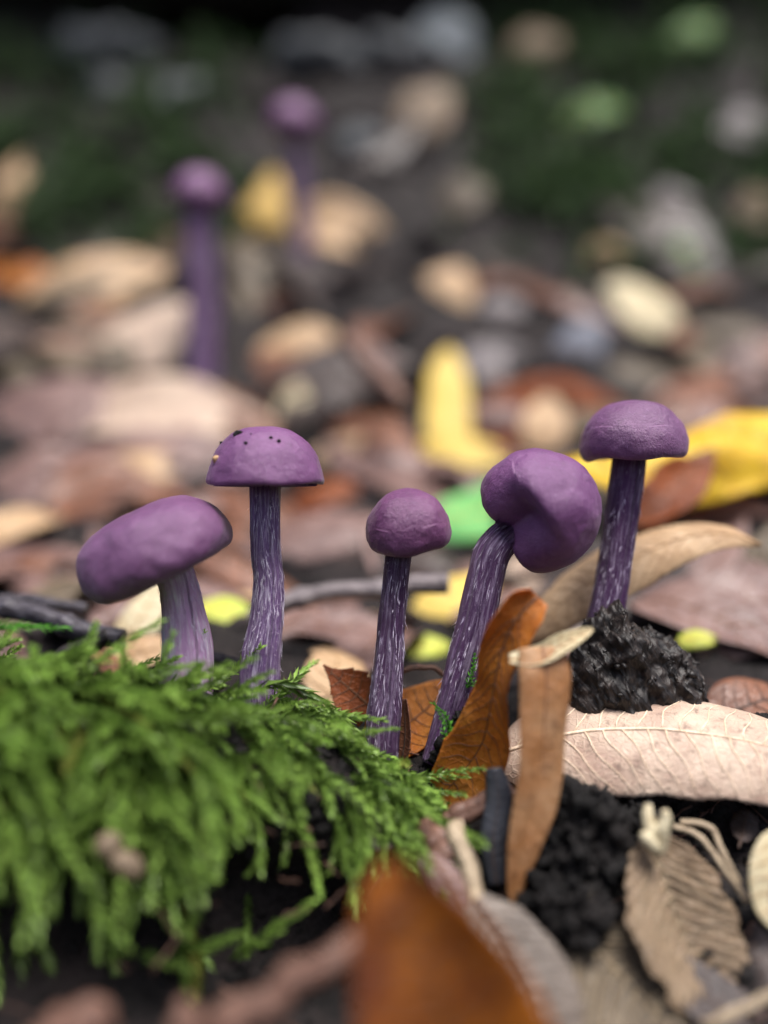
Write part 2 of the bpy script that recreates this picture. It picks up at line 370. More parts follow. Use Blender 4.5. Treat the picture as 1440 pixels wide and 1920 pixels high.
xs = axis_pts([(-400, -60, 40), (-60, -20, 2.5), (-20, -7, 0.3), (-7, 7, 0.065), (7, 20, 0.3), (20, 60, 2.5), (60, 400, 40)])
ys = axis_pts([(-400, -20, 40), (-20, 4, 2), (4, 8, 0.25), (8, 15, 0.06), (15, 52, 0.2), (52, 100, 3), (100, 400, 40)])
XX, YY = np.meshgrid(xs, ys); ZZ = G(XX, YY)
ground = link('ground', mesh_np('ground', np.stack([XX, undercut(XX, YY, ZZ), ZZ], -1).reshape(-1, 3), grid_faces(len(ys), len(xs)), mat=M['soil']))
tag(ground, 'dark crumbly woodland soil of the bank under the leaf litter', kind='structure')

# ------------------------------------------------------------------ mushrooms
def lathe_cap(center, axis, rad, prof, seed, wob=0.035, squash=None, dent=None, seg=96, rows=64, mat=None, rim=0.05):
    P = resample(catmull(np.array(prof, float), 240), rows)
    a = np.linspace(0, 2 * np.pi, seg, endpoint=False)
    r, h = P[:, 0:1], P[:, 1:2]
    X = r * np.cos(a); Yy = r * np.sin(a); Z = h + 0 * a
    V = np.stack([X, Yy, Z], -1)
    n3 = fbm(V * 1.7 + seed * 3.7, 3, seed); n4 = fbm(V * 6 + seed, 2, seed + 5)
    V = V * (1 + wob * n3 + 0.006 * n4 + 0.0035 * fbm(V * 15 + seed, 2, seed + 8))[..., None]
    rr = smoothstep(0.6, 1.0, r); V[..., 2] += rr * rim * np.sin(2 * a + seed) + rr * rim * 0.6 * np.sin(5 * a + 2 * seed) * (h < 0.2)
    if squash is not None: V[..., 0] *= squash[0]; V[..., 1] *= squash[1]
    if dent is not None:                                     # rolled-in notch of the rim at one azimuth
        Qi = np.array(Vector(axis).to_track_quat('Z', 'Y').to_matrix()).T
        for (dv, wid, dep, h0) in dent:
            dl = Qi @ nrm(dv); az = math.atan2(dl[1], dl[0])
            da = (a - az + np.pi) % (2 * np.pi) - np.pi
            g = np.exp(-(da / wid) ** 2) * smoothstep(h0, h0 - 0.7, h) * smoothstep(0.2, 0.6, r)
            V[..., 0] *= 1 - dep * g; V[..., 1] *= 1 - dep * g; V[..., 2] += 0.35 * dep * g
    q = Vector(axis).to_track_quat('Z', 'Y').to_matrix(); Q = np.array(q)
    V = (V.reshape(-1, 3) * rad) @ Q.T + np.asarray(center)
    return V, grid_faces(rows, seg, True), Q
def gill_mesh(center, Q, rad, r0, r1, h0, h1, n=44):
    V, F = [], []
    for i in range(n):
        a = 2 * math.pi * i / n; c, s = math.cos(a), math.sin(a); w = 0.012
        b = len(V)
        for (r, h) in ((r0, h0 + 0.05), (r1, h1 + 0.05), (r1 - 0.03, h1 - 0.04), ((r0 + r1) / 2, (h0 + h1) / 2 - 0.10), (r0, h0 - 0.06)):
            for sgn in (-1, 1): V.append((c * r - s * w * sgn, s * r + c * w * sgn, h))
        F += [(b, b + 2, b + 4, b + 6, b + 8), (b + 9, b + 7, b + 5, b + 3, b + 1), (b + 4, b + 5, b + 7, b + 6), (b + 6, b + 7, b + 9, b + 8)]
    V = (np.array(V) * rad) @ Q.T + np.asarray(center)
    return V, F
def mushroom(label, stem, cap_c, axis, rad_px, prof, cm, sm, seed, fibres=260, squash=None, dent=None, gill=None, detail=1.0, group=None, wob=0.035, rim=0.05):
    """stem: list of (px, py, Y, width px) from the cap downwards; cap centre (px, py, Y)"""
    Cw = np.array([np.r_[at(p[0], p[1], p[2]), p[3] * p[2] / FPX / 2] for p in stem])
    base = Cw[-1, :3]
    root = empty('mushroom', base); tag(root, label, 'mushroom', group)
    C = resample(catmull(Cw, 200), int(90 * detail))
    V, F, uv = tube(C[:, :3], C[:, 3], int(40 * detail), 0.05, seed, 0.05)
    st = link('stem', mesh_np('stem', V, F, uv, mat=sm), root)
    cc = at(*cap_c); rad = rad_px * cap_c[2] / FPX
    V, F, Q = lathe_cap(cc, axis, rad, prof, seed, wob, squash, dent, int(180 * detail), int(120 * detail), rim=rim)
    cp = link('cap', mesh_np('cap', V, F, mat=cm), root)
    g = gill or (0.24, 0.78, -0.16, -0.22)
    V, F = gill_mesh(cc, Q, rad, *g)
    link('gills', mesh_np('gills', V, F, smooth=False, mat=sm), cp)['kind'] = 'stuff'
    if fibres:
        r = random.Random(seed * 31); T, N, B = frames(C[:, :3], (0.2, -0.6, 0.77)); FV, FF = [], []
        for i in range(int(fibres * 2.6)):
            k = int(r.triangular(1, len(C) - 3, len(C) * r.choice((0.2, 0.5, 0.7)))); a = r.uniform(0, 6.283)
            if fbm(np.array((math.cos(a) * 1.6, math.sin(a) * 1.6, k * 0.09 + seed)), 2, seed) < r.uniform(-0.35, 0.25): continue
            rd = N[k] * math.cos(a) + B[k] * math.sin(a); tn = np.cross(T[k], rd)
            R_ = C[k, 3]; ln = r.uniform(0.05, 0.24); w = r.uniform(0.0025, 0.0055); sk = r.uniform(-0.14, 0.14)
            d = nrm(T[k] + tn * sk); p = C[k, :3] + rd * R_ * 0.985; b = len(FV)
            FV += [p - d * ln * .5, p + tn * w + rd * 0.008, p + d * ln * .5 + rd * (r.uniform(0.002, 0.02) if r.random() < 0.8 else r.uniform(0.02, 0.06)), p - tn * w + rd * 0.008, p + rd * 0.012]
            FF += [(b, b + 1, b + 4), (b + 1, b + 2, b + 4), (b + 2, b + 3, b + 4), (b + 3, b, b + 4)]
        fb = link('fibres', mesh_np('fibres', np.array(FV), FF, mat=M['fibre']), st); fb['kind'] = 'stuff'
    return root
M['fibre'] = plain_mat('silky_fibre', (226, 216, 232), (190, 172, 204), 0.6)
CAPA = cap_mat('purple_cap_a', (94, 50, 92), (114, 72, 112), 1)
CAPB = cap_mat('purple_cap_b', (94, 45, 94), (114, 66, 114), 2)
CAPC = cap_mat('purple_cap_c', (90, 40, 84), (108, 58, 100), 3)
STA = stem_mat('lilac_stem', (198, 148, 200), (220, 176, 218), 0.9, 1, (250, 240, 250))
STB = stem_mat('violet_stem', (108, 76, 126), (138, 104, 154), 0.95, 2)
STC = stem_mat('dark_violet_stem', (64, 34, 72), (88, 50, 94), 0.46, 3)
STD = stem_mat('deep_purple_stem', (70, 38, 80), (94, 54, 102), 0.48, 4)
BUN = [(0, .50), (.35, .49), (.65, .43), (.86, .28), (.98, .04), (.985, -.14), (.90, -.28), (.74, -.31), (.5, -.25), (.12, -.2)]
DOME = [(0, .98), (.32, .945), (.60, .82), (.82, .58), (.945, .30), (.995, .09), (.99, .01), (.95, -.02), (.84, .03), (.5, .13), (.12, .15)]
KNOB = [(0, .86), (.4, .79), (.7, .58), (.92, .24), (1, -.06), (.97, -.28), (.86, -.42), (.70, -.40), (.4, -.3), (.12, -.28)]
BALL = [(0, .96), (.4, .88), (.72, .66), (.93, .32), (1, -.04), (.97, -.36), (.86, -.58), (.68, -.64), (.52, -.52), (.3, -.38), (.1, -.32)]
PILLOW = [(0, .70), (.4, .66), (.7, .49), (.92, .20), (1, -.10), (.985, -.30), (.90, -.40), (.75, -.37), (.4, -.28), (.12, -.25)]
mushroom('purple mushroom with a wide tilted bun cap on a thick pale lilac stem',
         [(322, 1055, 11.9, 74), (336, 1105, 11.9, 74), (343, 1150, 11.9, 80), (348, 1190, 11.9, 90), (350, 1230, 11.9, 96), (348, 1290, 11.9, 100), (346, 1330, 11.9, 98)],
         (291, 1030, 11.75), (-0.40, -0.12, 0.90), 163, BUN, CAPA, STA, 1, fibres=300, squash=(1.0, 0.9), gill=(0.26, 0.74, -0.2, -0.27), wob=0.05, rim=0.015)
mushroom('purple mushroom with a half dome cap, flat beneath and flecked with soil crumbs',
         [(497, 898, 12.0, 60), (498, 930, 12.0, 58), (498, 1030, 12.0, 55), (504, 1090, 12.0, 57), (500, 1165, 12.0, 64), (491, 1225, 12.0, 73), (488, 1280, 12.0, 74), (496, 1380, 12.0, 72)],
         (498, 907, 12.0), (0.0, -0.03, 1.0), 110, DOME, CAPB, STB, 2, fibres=420, gill=(0.28, 0.9, 0.10, 0.0), wob=0.02, rim=0.015)
mushroom('small purple mushroom with a knob cap on a dark slender stem by orange leaf scraps',
         [(752, 1015, 12.0, 48), (748, 1040, 12.0, 49), (739, 1115, 12.0, 49), (730, 1230, 12.0, 55), (720, 1340, 12.0, 63), (714, 1420, 12.0, 64), (710, 1490, 12.0, 62)],
         (766, 986, 12.0), (-0.06, -0.32, 0.95), 81, KNOB, CAPC, STC, 3, fibres=170, gill=(0.28, 0.72, -0.25, -0.33))
mushroom('purple mushroom with a kidney shaped cap nodding sideways on a bent stem',
         [(985, 985, 12.05, 58), (955, 1000, 12.05, 62), (924, 1035, 12.05, 68), (911, 1080, 12.05, 67), (900, 1130, 12.05, 68), (890, 1180, 12.05, 72), (872, 1240, 12.05, 70), (854, 1300, 12.05, 62), (836, 1360, 12.05, 54), (812, 1430, 12.05, 46)],
         (1010, 955, 12.0), (0.70, -0.46, 0.52), 116, BALL, CAPB, STD, 4, fibres=200, dent=[((-0.75, -0.5, -0.45), 0.62, 0.55, 0.55)], gill=(0.26, 0.6, -0.34, -0.5))
mushroom('purple mushroom with a pillow shaped cap growing from the black rotten wood',
         [(1182, 840, 12.7, 60), (1180, 870, 12.7, 62), (1169, 950, 12.7, 63), (1156, 1035, 12.7, 61), (1143, 1120, 12.7, 63), (1132, 1170, 12.7, 62), (1124, 1230, 12.7, 60)],
         (1186, 818, 12.7), (-0.10, -0.10, 0.99), 96, PILLOW, CAPA, STD, 5, fibres=150, gill=(0.28, 0.8, -0.24, -0.3))
F1 = float(onground(380, 705)[1]); F2 = float(onground(570, 500)[1])
mushroom('purple mushroom with tall stem beside a golden leaf far up the bank',
         [(374, 380, F1, 52), (374, 430, F1, 56), (378, 560, F1, 58), (380, 690, F1, 58), (382, 760, F1, 58)],
         (374, 362, F1), (0.0, -0.2, 1.0), 50, KNOB, CAPB, STD, 6, fibres=0, detail=0.5)
mushroom('purple mushroom with thin stem behind the golden standing leaf',
         [(552, 240, F2, 30), (556, 280, F2, 32), (562, 360, F2, 32), (568, 450, F2, 32), (570, 540, F2, 32)],
         (550, 228, F2), (0.0, -0.2, 1.0), 46, KNOB, CAPB, STD, 7, fibres=0, detail=0.5)

# ------------------------------------------------------------------ leaves
def leaf_surface(ctrl, norms, hw, curl=0.0, fold=0.0, wave=0.0, seed=0, pleat=0.0, nveins=9, asym=1.0, slant=0.28):
    C = resample(catmull(np.asarray(ctrl, float), 300), 161)
    T = nrm(np.gradient(C, axis=0)); u = np.linspace(0, 1, 161)
    norms = np.atleast_2d(np.asarray(norms, float)); kn = np.linspace(0, 1, len(norms))
    N = np.stack([np.interp(u, kn, norms[:, k]) for k in range(3)], 1) if len(norms) > 1 else np.repeat(norms, 161, 0)
    N = nrm(N - T * (N * T).sum(1, keepdims=True)); B = np.cross(T, N)
    curl = np.atleast_1d(np.asarray(curl, float)); cu = np.interp(u, np.linspace(0, 1, len(curl)), curl)
    length = np.linalg.norm(np.diff(C, axis=0), axis=1).sum()
    def P(t, s):
        t = np.clip(np.asarray(t, float), 0, 1); s = np.asarray(s, float)
        pick = lambda A: np.stack([np.interp(t, u, A[:, k]) for k in range(3)], -1)
        c, n, b = pick(C), nrm(pick(N)), nrm(pick(B)); w = hw(t) * np.where(s < 0, asym, 1.0); q = np.interp(t, u, cu)
        q = np.where(np.abs(q) < 1e-3, 1e-3, q); lat = w * np.sin(q * s) / q; up = w * (1 - np.cos(q * s)) / q
        up = up + fold * np.abs(s) * w
        z = np.stack([t * length * 0.9 + seed * 5.1, s * w * 1.2, 0 * t + seed], -1)
        up = up + wave * (fbm(z, 3, seed) * 0.6 + 0.35 * np.abs(s) ** 2 * np.sin(t * length * 3.1 + seed + np.sign(s)))
        if pleat: up = up + pleat * (np.abs(np.sin(np.pi * nveins * (t - slant * np.abs(s) * 0.6))) - 0.6) * np.minimum(1, 4 * (1 - np.abs(s)) + 0.3)
        return c + b * lat[..., None] + n * up[..., None]
    return P, length
def outline(kind, Wd):
    if kind == 'lance': return lambda t: Wd * np.maximum(np.sin(np.pi * np.clip(t, 0, 1) ** 0.85), 0) ** 0.8 + 0.015
    if kind == 'ovate': return lambda t: Wd * np.maximum(np.sin(np.pi * np.clip(t, 0, 1) ** 0.72), 0) ** 0.62 + 0.015
    if kind == 'strip': return lambda t: Wd * np.maximum(np.sin(np.pi * np.clip(t * 0.9 + 0.05, 0, 1)), 0) ** 0.32 + 0.01
    k, v = np.array(kind).T; return lambda t: Wd * np.interp(t, k, v)
def build_leaf(name, col, ctrl, norms, Wd, shape='ovate', label=None, group=None, curl=0.0, fold=0.0, wave=0.1, seed=1, veins=8, pleat=0.0, asym=1.0,
               nu=48, nv=17, tooth=0.0, nteeth=18, thick=0.014, rib=0.022, sidev=True, stalk=0.0, tear=0.0, origin=None, cat='leaf', slant=0.28, ribside=1.0):
    hw0 = outline(shape, Wd)
    hw = hw0
    P, length = leaf_surface(ctrl, norms, hw, curl, fold, wave, seed, pleat, max(veins, 1), asym, slant)
    t = np.linspace(0, 1, nu)[:, None]; s = np.linspace(-1, 1, nv)[None, :]
    tt, ss = np.broadcast_arrays(t, s); edge = np.abs(ss) ** 6
    e = np.zeros_like(tt)
    if tooth: e = e - tooth * ((tt * nteeth) % 1.0)
    if tear: e = e - tear * np.maximum(0, fbm(np.stack([tt * length * 2.2, np.sign(ss) * 3.0, tt * 0 + seed], -1), 4, seed + 3))
    s2 = ss * (1 + edge * e)
    V = P(tt, s2).reshape(-1, 3)
    uv = np.stack([tt * length, s2 * hw(tt)], -1).reshape(-1, 2)
    base = V[nv // 2] if origin is None else np.asarray(origin)
    root = empty(name, base)
    if label: tag(root, label, cat, group)
    bl = link('blade', mesh_np('blade', V, grid_faces(nu, nv), uv, mat=LM[col]), root)
    so = bl.modifiers.new('thickness', 'SOLIDIFY'); so.thickness = thick; so.offset = 0
    vm = M[VEIN[col]]
    ts = np.linspace(0.0, 0.985, 40); cl = P(ts, ts * 0)
    e2 = 0.01; nn = np.cross(P(ts + e2, ts * 0) - P(ts - e2, ts * 0), P(ts, ts * 0 + 0.1) - P(ts, ts * 0 - 0.1)); nn = -nrm(nn)
    cl = cl + nn * 0.010 * ribside
    rr = rib * (1 - 0.8 * ts)
    if stalk:
        d = nrm(cl[0] - cl[2]); k = 8
        ext = cl[0] + d * stalk * np.linspace(1, 1.0 / k, k)[:, None] + np.array((0, 0, -0.2)) * stalk * (np.linspace(1, 1.0 / k, k)[:, None] ** 2)
        cl = np.vstack([ext, cl]); rr = np.r_[np.full(k, rib * 1.05), rr]
    mv, mf, mu = tube(cl, rr, 8, 0.1, seed)
    mr = link('midrib', mesh_np('midrib', mv, mf, mu, mat=vm), root)
    if sidev and veins:
        parts = []
        for k in range(veins):
            t0 = 0.06 + 0.84 * (k + 0.5) / veins
            for sg in (-1, 1):
                q = np.linspace(0.02, 0.93, 9); tq = t0 + (slant * q ** 1.3) * (1 - t0) * 0.9 + 0.006 * np.sin(q * 9 + k * 2.1 + sg)
                tk = np.clip(tq + (0.012 if sg > 0 else -0.004), 0, 0.995)
                cv = P(tk, sg * q); nv_ = -nrm(np.cross(P(tk + e2, sg * q) - P(tk - e2, sg * q), P(tk, sg * q + 0.05) - P(tk, sg * q - 0.05)))
                parts.append(tube(cv + nv_ * 0.011 * ribside, rib * 0.5 * (1 - 0.7 * q), 5, 0.0, k))
        v_, f_, u_ = join(parts); sv = link('side_veins', mesh_np('side_veins', v_, f_, u_, mat=vm), mr); sv['kind'] = 'stuff'
    return root
def px_leaf(name, col, pts, norms, wpx, shape='ovate', label=None, **kw):
    """pts: (px, py, depth) of the midrib from stalk end to tip"""
    ctrl = [at(*p) for p in pts]; Y = sum(p[2] for p in pts) / len(pts)
    return build_leaf(name, col, ctrl, norms, wpx * Y / FPX / 2, shape, label, **kw)
def litter_leaf(col, cx, cy, lpx, wpx, ang, label, shape='ovate', lift=0.15, face=0.35, arch=0.15, seed=1, group=None, **kw):
    """leaf lying on the bank: found where the line of sight meets the ground, laid on the ground's own slope"""
    c = onground(cx, cy, 12.6); n = gnorm(c[0], c[1], 0.8); n = nrm(n * (1 - face) + np.array((0, -1, 0.15)) * face)
    a = math.radians(ang); d = np.array((math.cos(a), 0, math.sin(a))); d = nrm(d - n * np.dot(d, n) * 1.0)
    fore = max(0.55, math.hypot(d[0], d[2])); half = lpx * c[1] / FPX / 2 / fore
    c = c + n * lift
    ctrl = [c - d * half - n * arch * half, c + n * arch * half * 0.6, c + d * half - n * arch * half]
    return build_leaf('leaf', col, ctrl, n, wpx * c[1] / FPX / 2, shape, label, seed=seed, nu=30, nv=11, group=group, **kw)

CAMN = (0, -1, 0)
# --- sharp leaves among the mushrooms
px_leaf('leaf', 'cream', [(915, 1420, 12.0), (1050, 1378, 11.75), (1230, 1368, 11.55), (1440, 1398, 11.35), (1680, 1480, 11.35)], [(0.0, -0.62, 0.78), (0.05, -0.62, 0.78), (0.15, -0.6, 0.78)],
        255, [(0, 0.25), (0.08, 0.75), (0.25, 1.0), (0.5, 1.02), (0.75, 0.85), (0.93, 0.4), (1, 0.03)], 'pale cream leaf with raised veins lying flat below the black rotten wood',
        curl=-0.75, wave=0.05, seed=4, veins=17, tooth=0.02, nteeth=46, nu=110, nv=33, slant=0.16, rib=0.028, tear=0.04)
px_leaf('leaf', 'orange', [(1008, 1118, 10.95), (968, 1160, 10.95), (940, 1225, 11.05), (926, 1310, 11.2), (905, 1390, 11.4), (862, 1455, 11.55), (804, 1514, 11.65)],
        [(0.55, -0.65, 0.5), (-0.1, -0.95, 0.3), (-0.7, -0.75, 0.1), (-0.4, -0.9, 0.2), (0.15, -0.9, 0.4), (0.2, -0.9, 0.4)], 132,
        [(0, 0.45), (0.06, 0.72), (0.2, 0.72), (0.38, 0.62), (0.55, 0.82), (0.72, 1.0), (0.88, 0.72), (0.97, 0.3), (1, 0.06)],
        'narrow orange leaf curling upright beside the bent stem', curl=[1.2, 0.9, 0.5, 0.3, 0.35], wave=0.09, seed=6, veins=12, nu=90, nv=23, rib=0.016, tear=0.10)
px_leaf('leaf', 'caramel', [(1015, 1215, 10.75), (1022, 1275, 10.6), (1020, 1370, 10.5), (1012, 1470, 10.45), (985, 1580, 10.4), (960, 1695, 10.4)],
        [(0.15, -0.9, 0.35), (0.25, -1, 0.1), (0.25, -1, 0.0), (0.2, -1, 0.0)], 118,
        [(0, 0.85), (0.1, 1.0), (0.35, 0.95), (0.6, 0.8), (0.8, 0.55), (0.95, 0.28), (1, 0.05)], 'caramel brown leaf rolled lengthwise and hanging in front of the cream leaf',
        curl=[-0.9, -1.0, -0.7, -0.6], fold=0.38, wave=0.06, seed=9, veins=14, nu=70, nv=21, rib=0.03, ribside=-1)
px_leaf('leaf_scrap', 'ivory', [(955, 1235, 10.75), (1010, 1232, 10.7), (1060, 1205, 10.7), (1112, 1178, 10.85)], [(0.1, -0.7, 0.7)], 50,
        [(0, 0.5), (0.2, 1.0), (0.6, 0.85), (0.9, 0.4), (1, 0.1)], 'small olive ivory leaf flap across the top of the rolled caramel leaf', curl=0.6, fold=0.2, wave=0.05, seed=12, veins=6, rib=0.02, cat='leaf')
px_leaf('leaf', 'rust', [(700, 1330, 12.5), (660, 1295, 12.55), (622, 1262, 12.6), (606, 1246, 12.6)], [(-0.3, -0.85, 0.5)], 100,
        [(0, 0.9), (0.3, 1.0), (0.55, 0.9), (0.75, 0.42), (0.85, 0.2), (1, 0.03)], 'orange brown leaf scrap with ragged spiny edge behind the slender dark stem', curl=0.5, wave=0.07, seed=14, tooth=0.25, nteeth=5, veins=5, rib=0.02, tear=0.2)
px_leaf('leaf', 'orange', [(690, 1400, 12.6), (745, 1370, 12.6), (800, 1330, 12.7), (850, 1280, 12.9)], [(-0.1, -0.8, 0.6)], 125, 'ovate',
        'glossy orange leaf between the slender stem and the bent stem', curl=0.5, wave=0.06, seed=15, veins=7, rib=0.02)
px_leaf('leaf', 'brown', [(752, 1440, 12.15), (760, 1380, 12.15), (758, 1310, 12.2)], [(-0.7, -0.7, 0.1)], 30, 'strip', 'thin brown leaf edge standing close behind the slender dark stem', curl=0.5, wave=0.03, seed=16, veins=0, rib=0.014, sidev=False)
px_leaf('leaf', 'tan', [(1425, 1022, 13.7), (1360, 1002, 13.7), (1270, 1012, 13.7), (1160, 1060, 13.6), (1070, 1120, 13.5), (985, 1200, 13.5)],
        [(0.2, -0.65, 0.75), (0.0, -0.75, 0.66), (-0.2, -0.8, 0.6)], 118, [(0, 0.03), (0.1, 0.45), (0.28, 0.85), (0.5, 1.0), (0.75, 0.95), (0.92, 0.6), (1, 0.2)],
        'speckled orange tan leaf arching behind the mushroom on rotten wood', curl=-0.6, wave=0.07, seed=18, veins=13, nu=70, nv=21, rib=0.022, tear=0.05)
px_leaf('leaf', 'yellow', [(1055, 868, 16.9), (1180, 874, 17.2), (1300, 856, 17.6), (1420, 826, 18.0), (1570, 770, 18.5)], [(0.0, -0.85, 0.5), (0.1, -0.7, 0.7)], 190,
        [(0, 0.12), (0.12, 0.4), (0.3, 0.78), (0.5, 1.0), (0.7, 0.98), (0.9, 0.6), (1, 0.05)], 'large bright yellow leaf behind the pillow capped mushroom', curl=[-0.2, -0.7, -0.3], wave=0.3, seed=28, veins=10, rib=0.035, nu=70, nv=25, tooth=0.03, nteeth=30, tear=0.08)
px_leaf('leaf', 'rust', [(1195, 985, 16.3), (1250, 930, 16.5), (1300, 885, 16.8), (1335, 850, 17.0)], [(-0.3, -0.9, 0.3)], 105, 'lance', 'rusty brown leaf leaning against the bright yellow leaf', curl=0.6, wave=0.2, seed=30, veins=7, tear=0.15)
# --- leaves of the lower right corner
px_leaf('leaf', 'greybrown', [(1222, 1562, 10.7), (1245, 1640, 10.5), (1290, 1750, 10.2), (1330, 1830, 10.0), (1372, 1905, 9.8)], [(0.25, -0.66, 0.7), (0.2, -0.68, 0.7)], 300,
        [(0, 0.12), (0.1, 0.55), (0.3, 0.92), (0.55, 1.0), (0.8, 0.85), (0.95, 0.5), (1, 0.1)], 'grey brown leaf with deep pleats and strong midrib beside the pale bud',
        fold=0.30, wave=0.13, seed=21, veins=13, pleat=0.05, nu=110, nv=33, rib=0.034, slant=0.45, tear=0.22, asym=0.7)
px_leaf('leaf', 'olive', [(1090, 1700, 10.2), (1110, 1765, 10.0), (1170, 1830, 9.75), (1235, 1905, 9.5), (1290, 1990, 9.3)], [(-0.1, -0.6, 0.8), (0.0, -0.62, 0.78)], 300,
        [(0, 0.08), (0.12, 0.45), (0.35, 0.9), (0.6, 1.0), (0.85, 0.7), (1, 0.1)], 'dark olive brown pleated leaf with a pale raised midrib under the grey brown one', fold=-0.1, wave=0.08, seed=22, veins=11, pleat=0.045,
        nu=90, nv=31, rib=0.045, slant=0.45, tear=0.12, asym=0.75)
px_leaf('leaf', 'ash', [(890, 1690, 9.9), (950, 1770, 9.6), (1000, 1860, 9.3), (1030, 1960, 9.1)], [(0.1, -0.6, 0.8)], 165, [(0, 0.3), (0.2, 0.8), (0.5, 1.0), (0.8, 1.0), (1, 0.8)],
        'smooth ash grey leaf below the rolled caramel leaf', fold=0.12, wave=0.08, seed=23, veins=9, pleat=0.015, nu=50, nv=21, rib=0.03, tear=0.1)
px_leaf('leaf', 'ivory', [(1475, 1560, 10.4), (1452, 1620, 10.3), (1440, 1690, 10.2), (1450, 1740, 10.1)], [(0.2, -0.8, 0.5)], 85, 'ovate', 'pale ivory leaf with rounded edge right of the pleated leaf', curl=-0.5, wave=0.04, seed=24, veins=5)
px_leaf('leaf', 'amber', [(905, 2180, 7.3), (865, 2000, 7.3), (810, 1840, 7.35), (752, 1690, 7.4), (728, 1612, 7.45)], [(0.15, -0.95, 0.25), (-0.1, -0.95, 0.25)], 380,
        [(0, 0.7), (0.3, 1.0), (0.55, 0.9), (0.8, 0.62), (0.94, 0.36), (1, 0.06)], 'large orange brown leaf standing tip up in front of everything', curl=0.5, wave=0.10, seed=25, veins=9, nu=50, nv=21, rib=0.03)
px_leaf('leaf_scrap', 'pink', [(790, 1600, 10.2), (830, 1640, 10.0), (880, 1720, 9.8)], [(0.1, -0.7, 0.7)], 58, 'lance', 'reddish brown leaf scrap beside the curved pale stalk', curl=-0.5, wave=0.08, seed=26, veins=5)

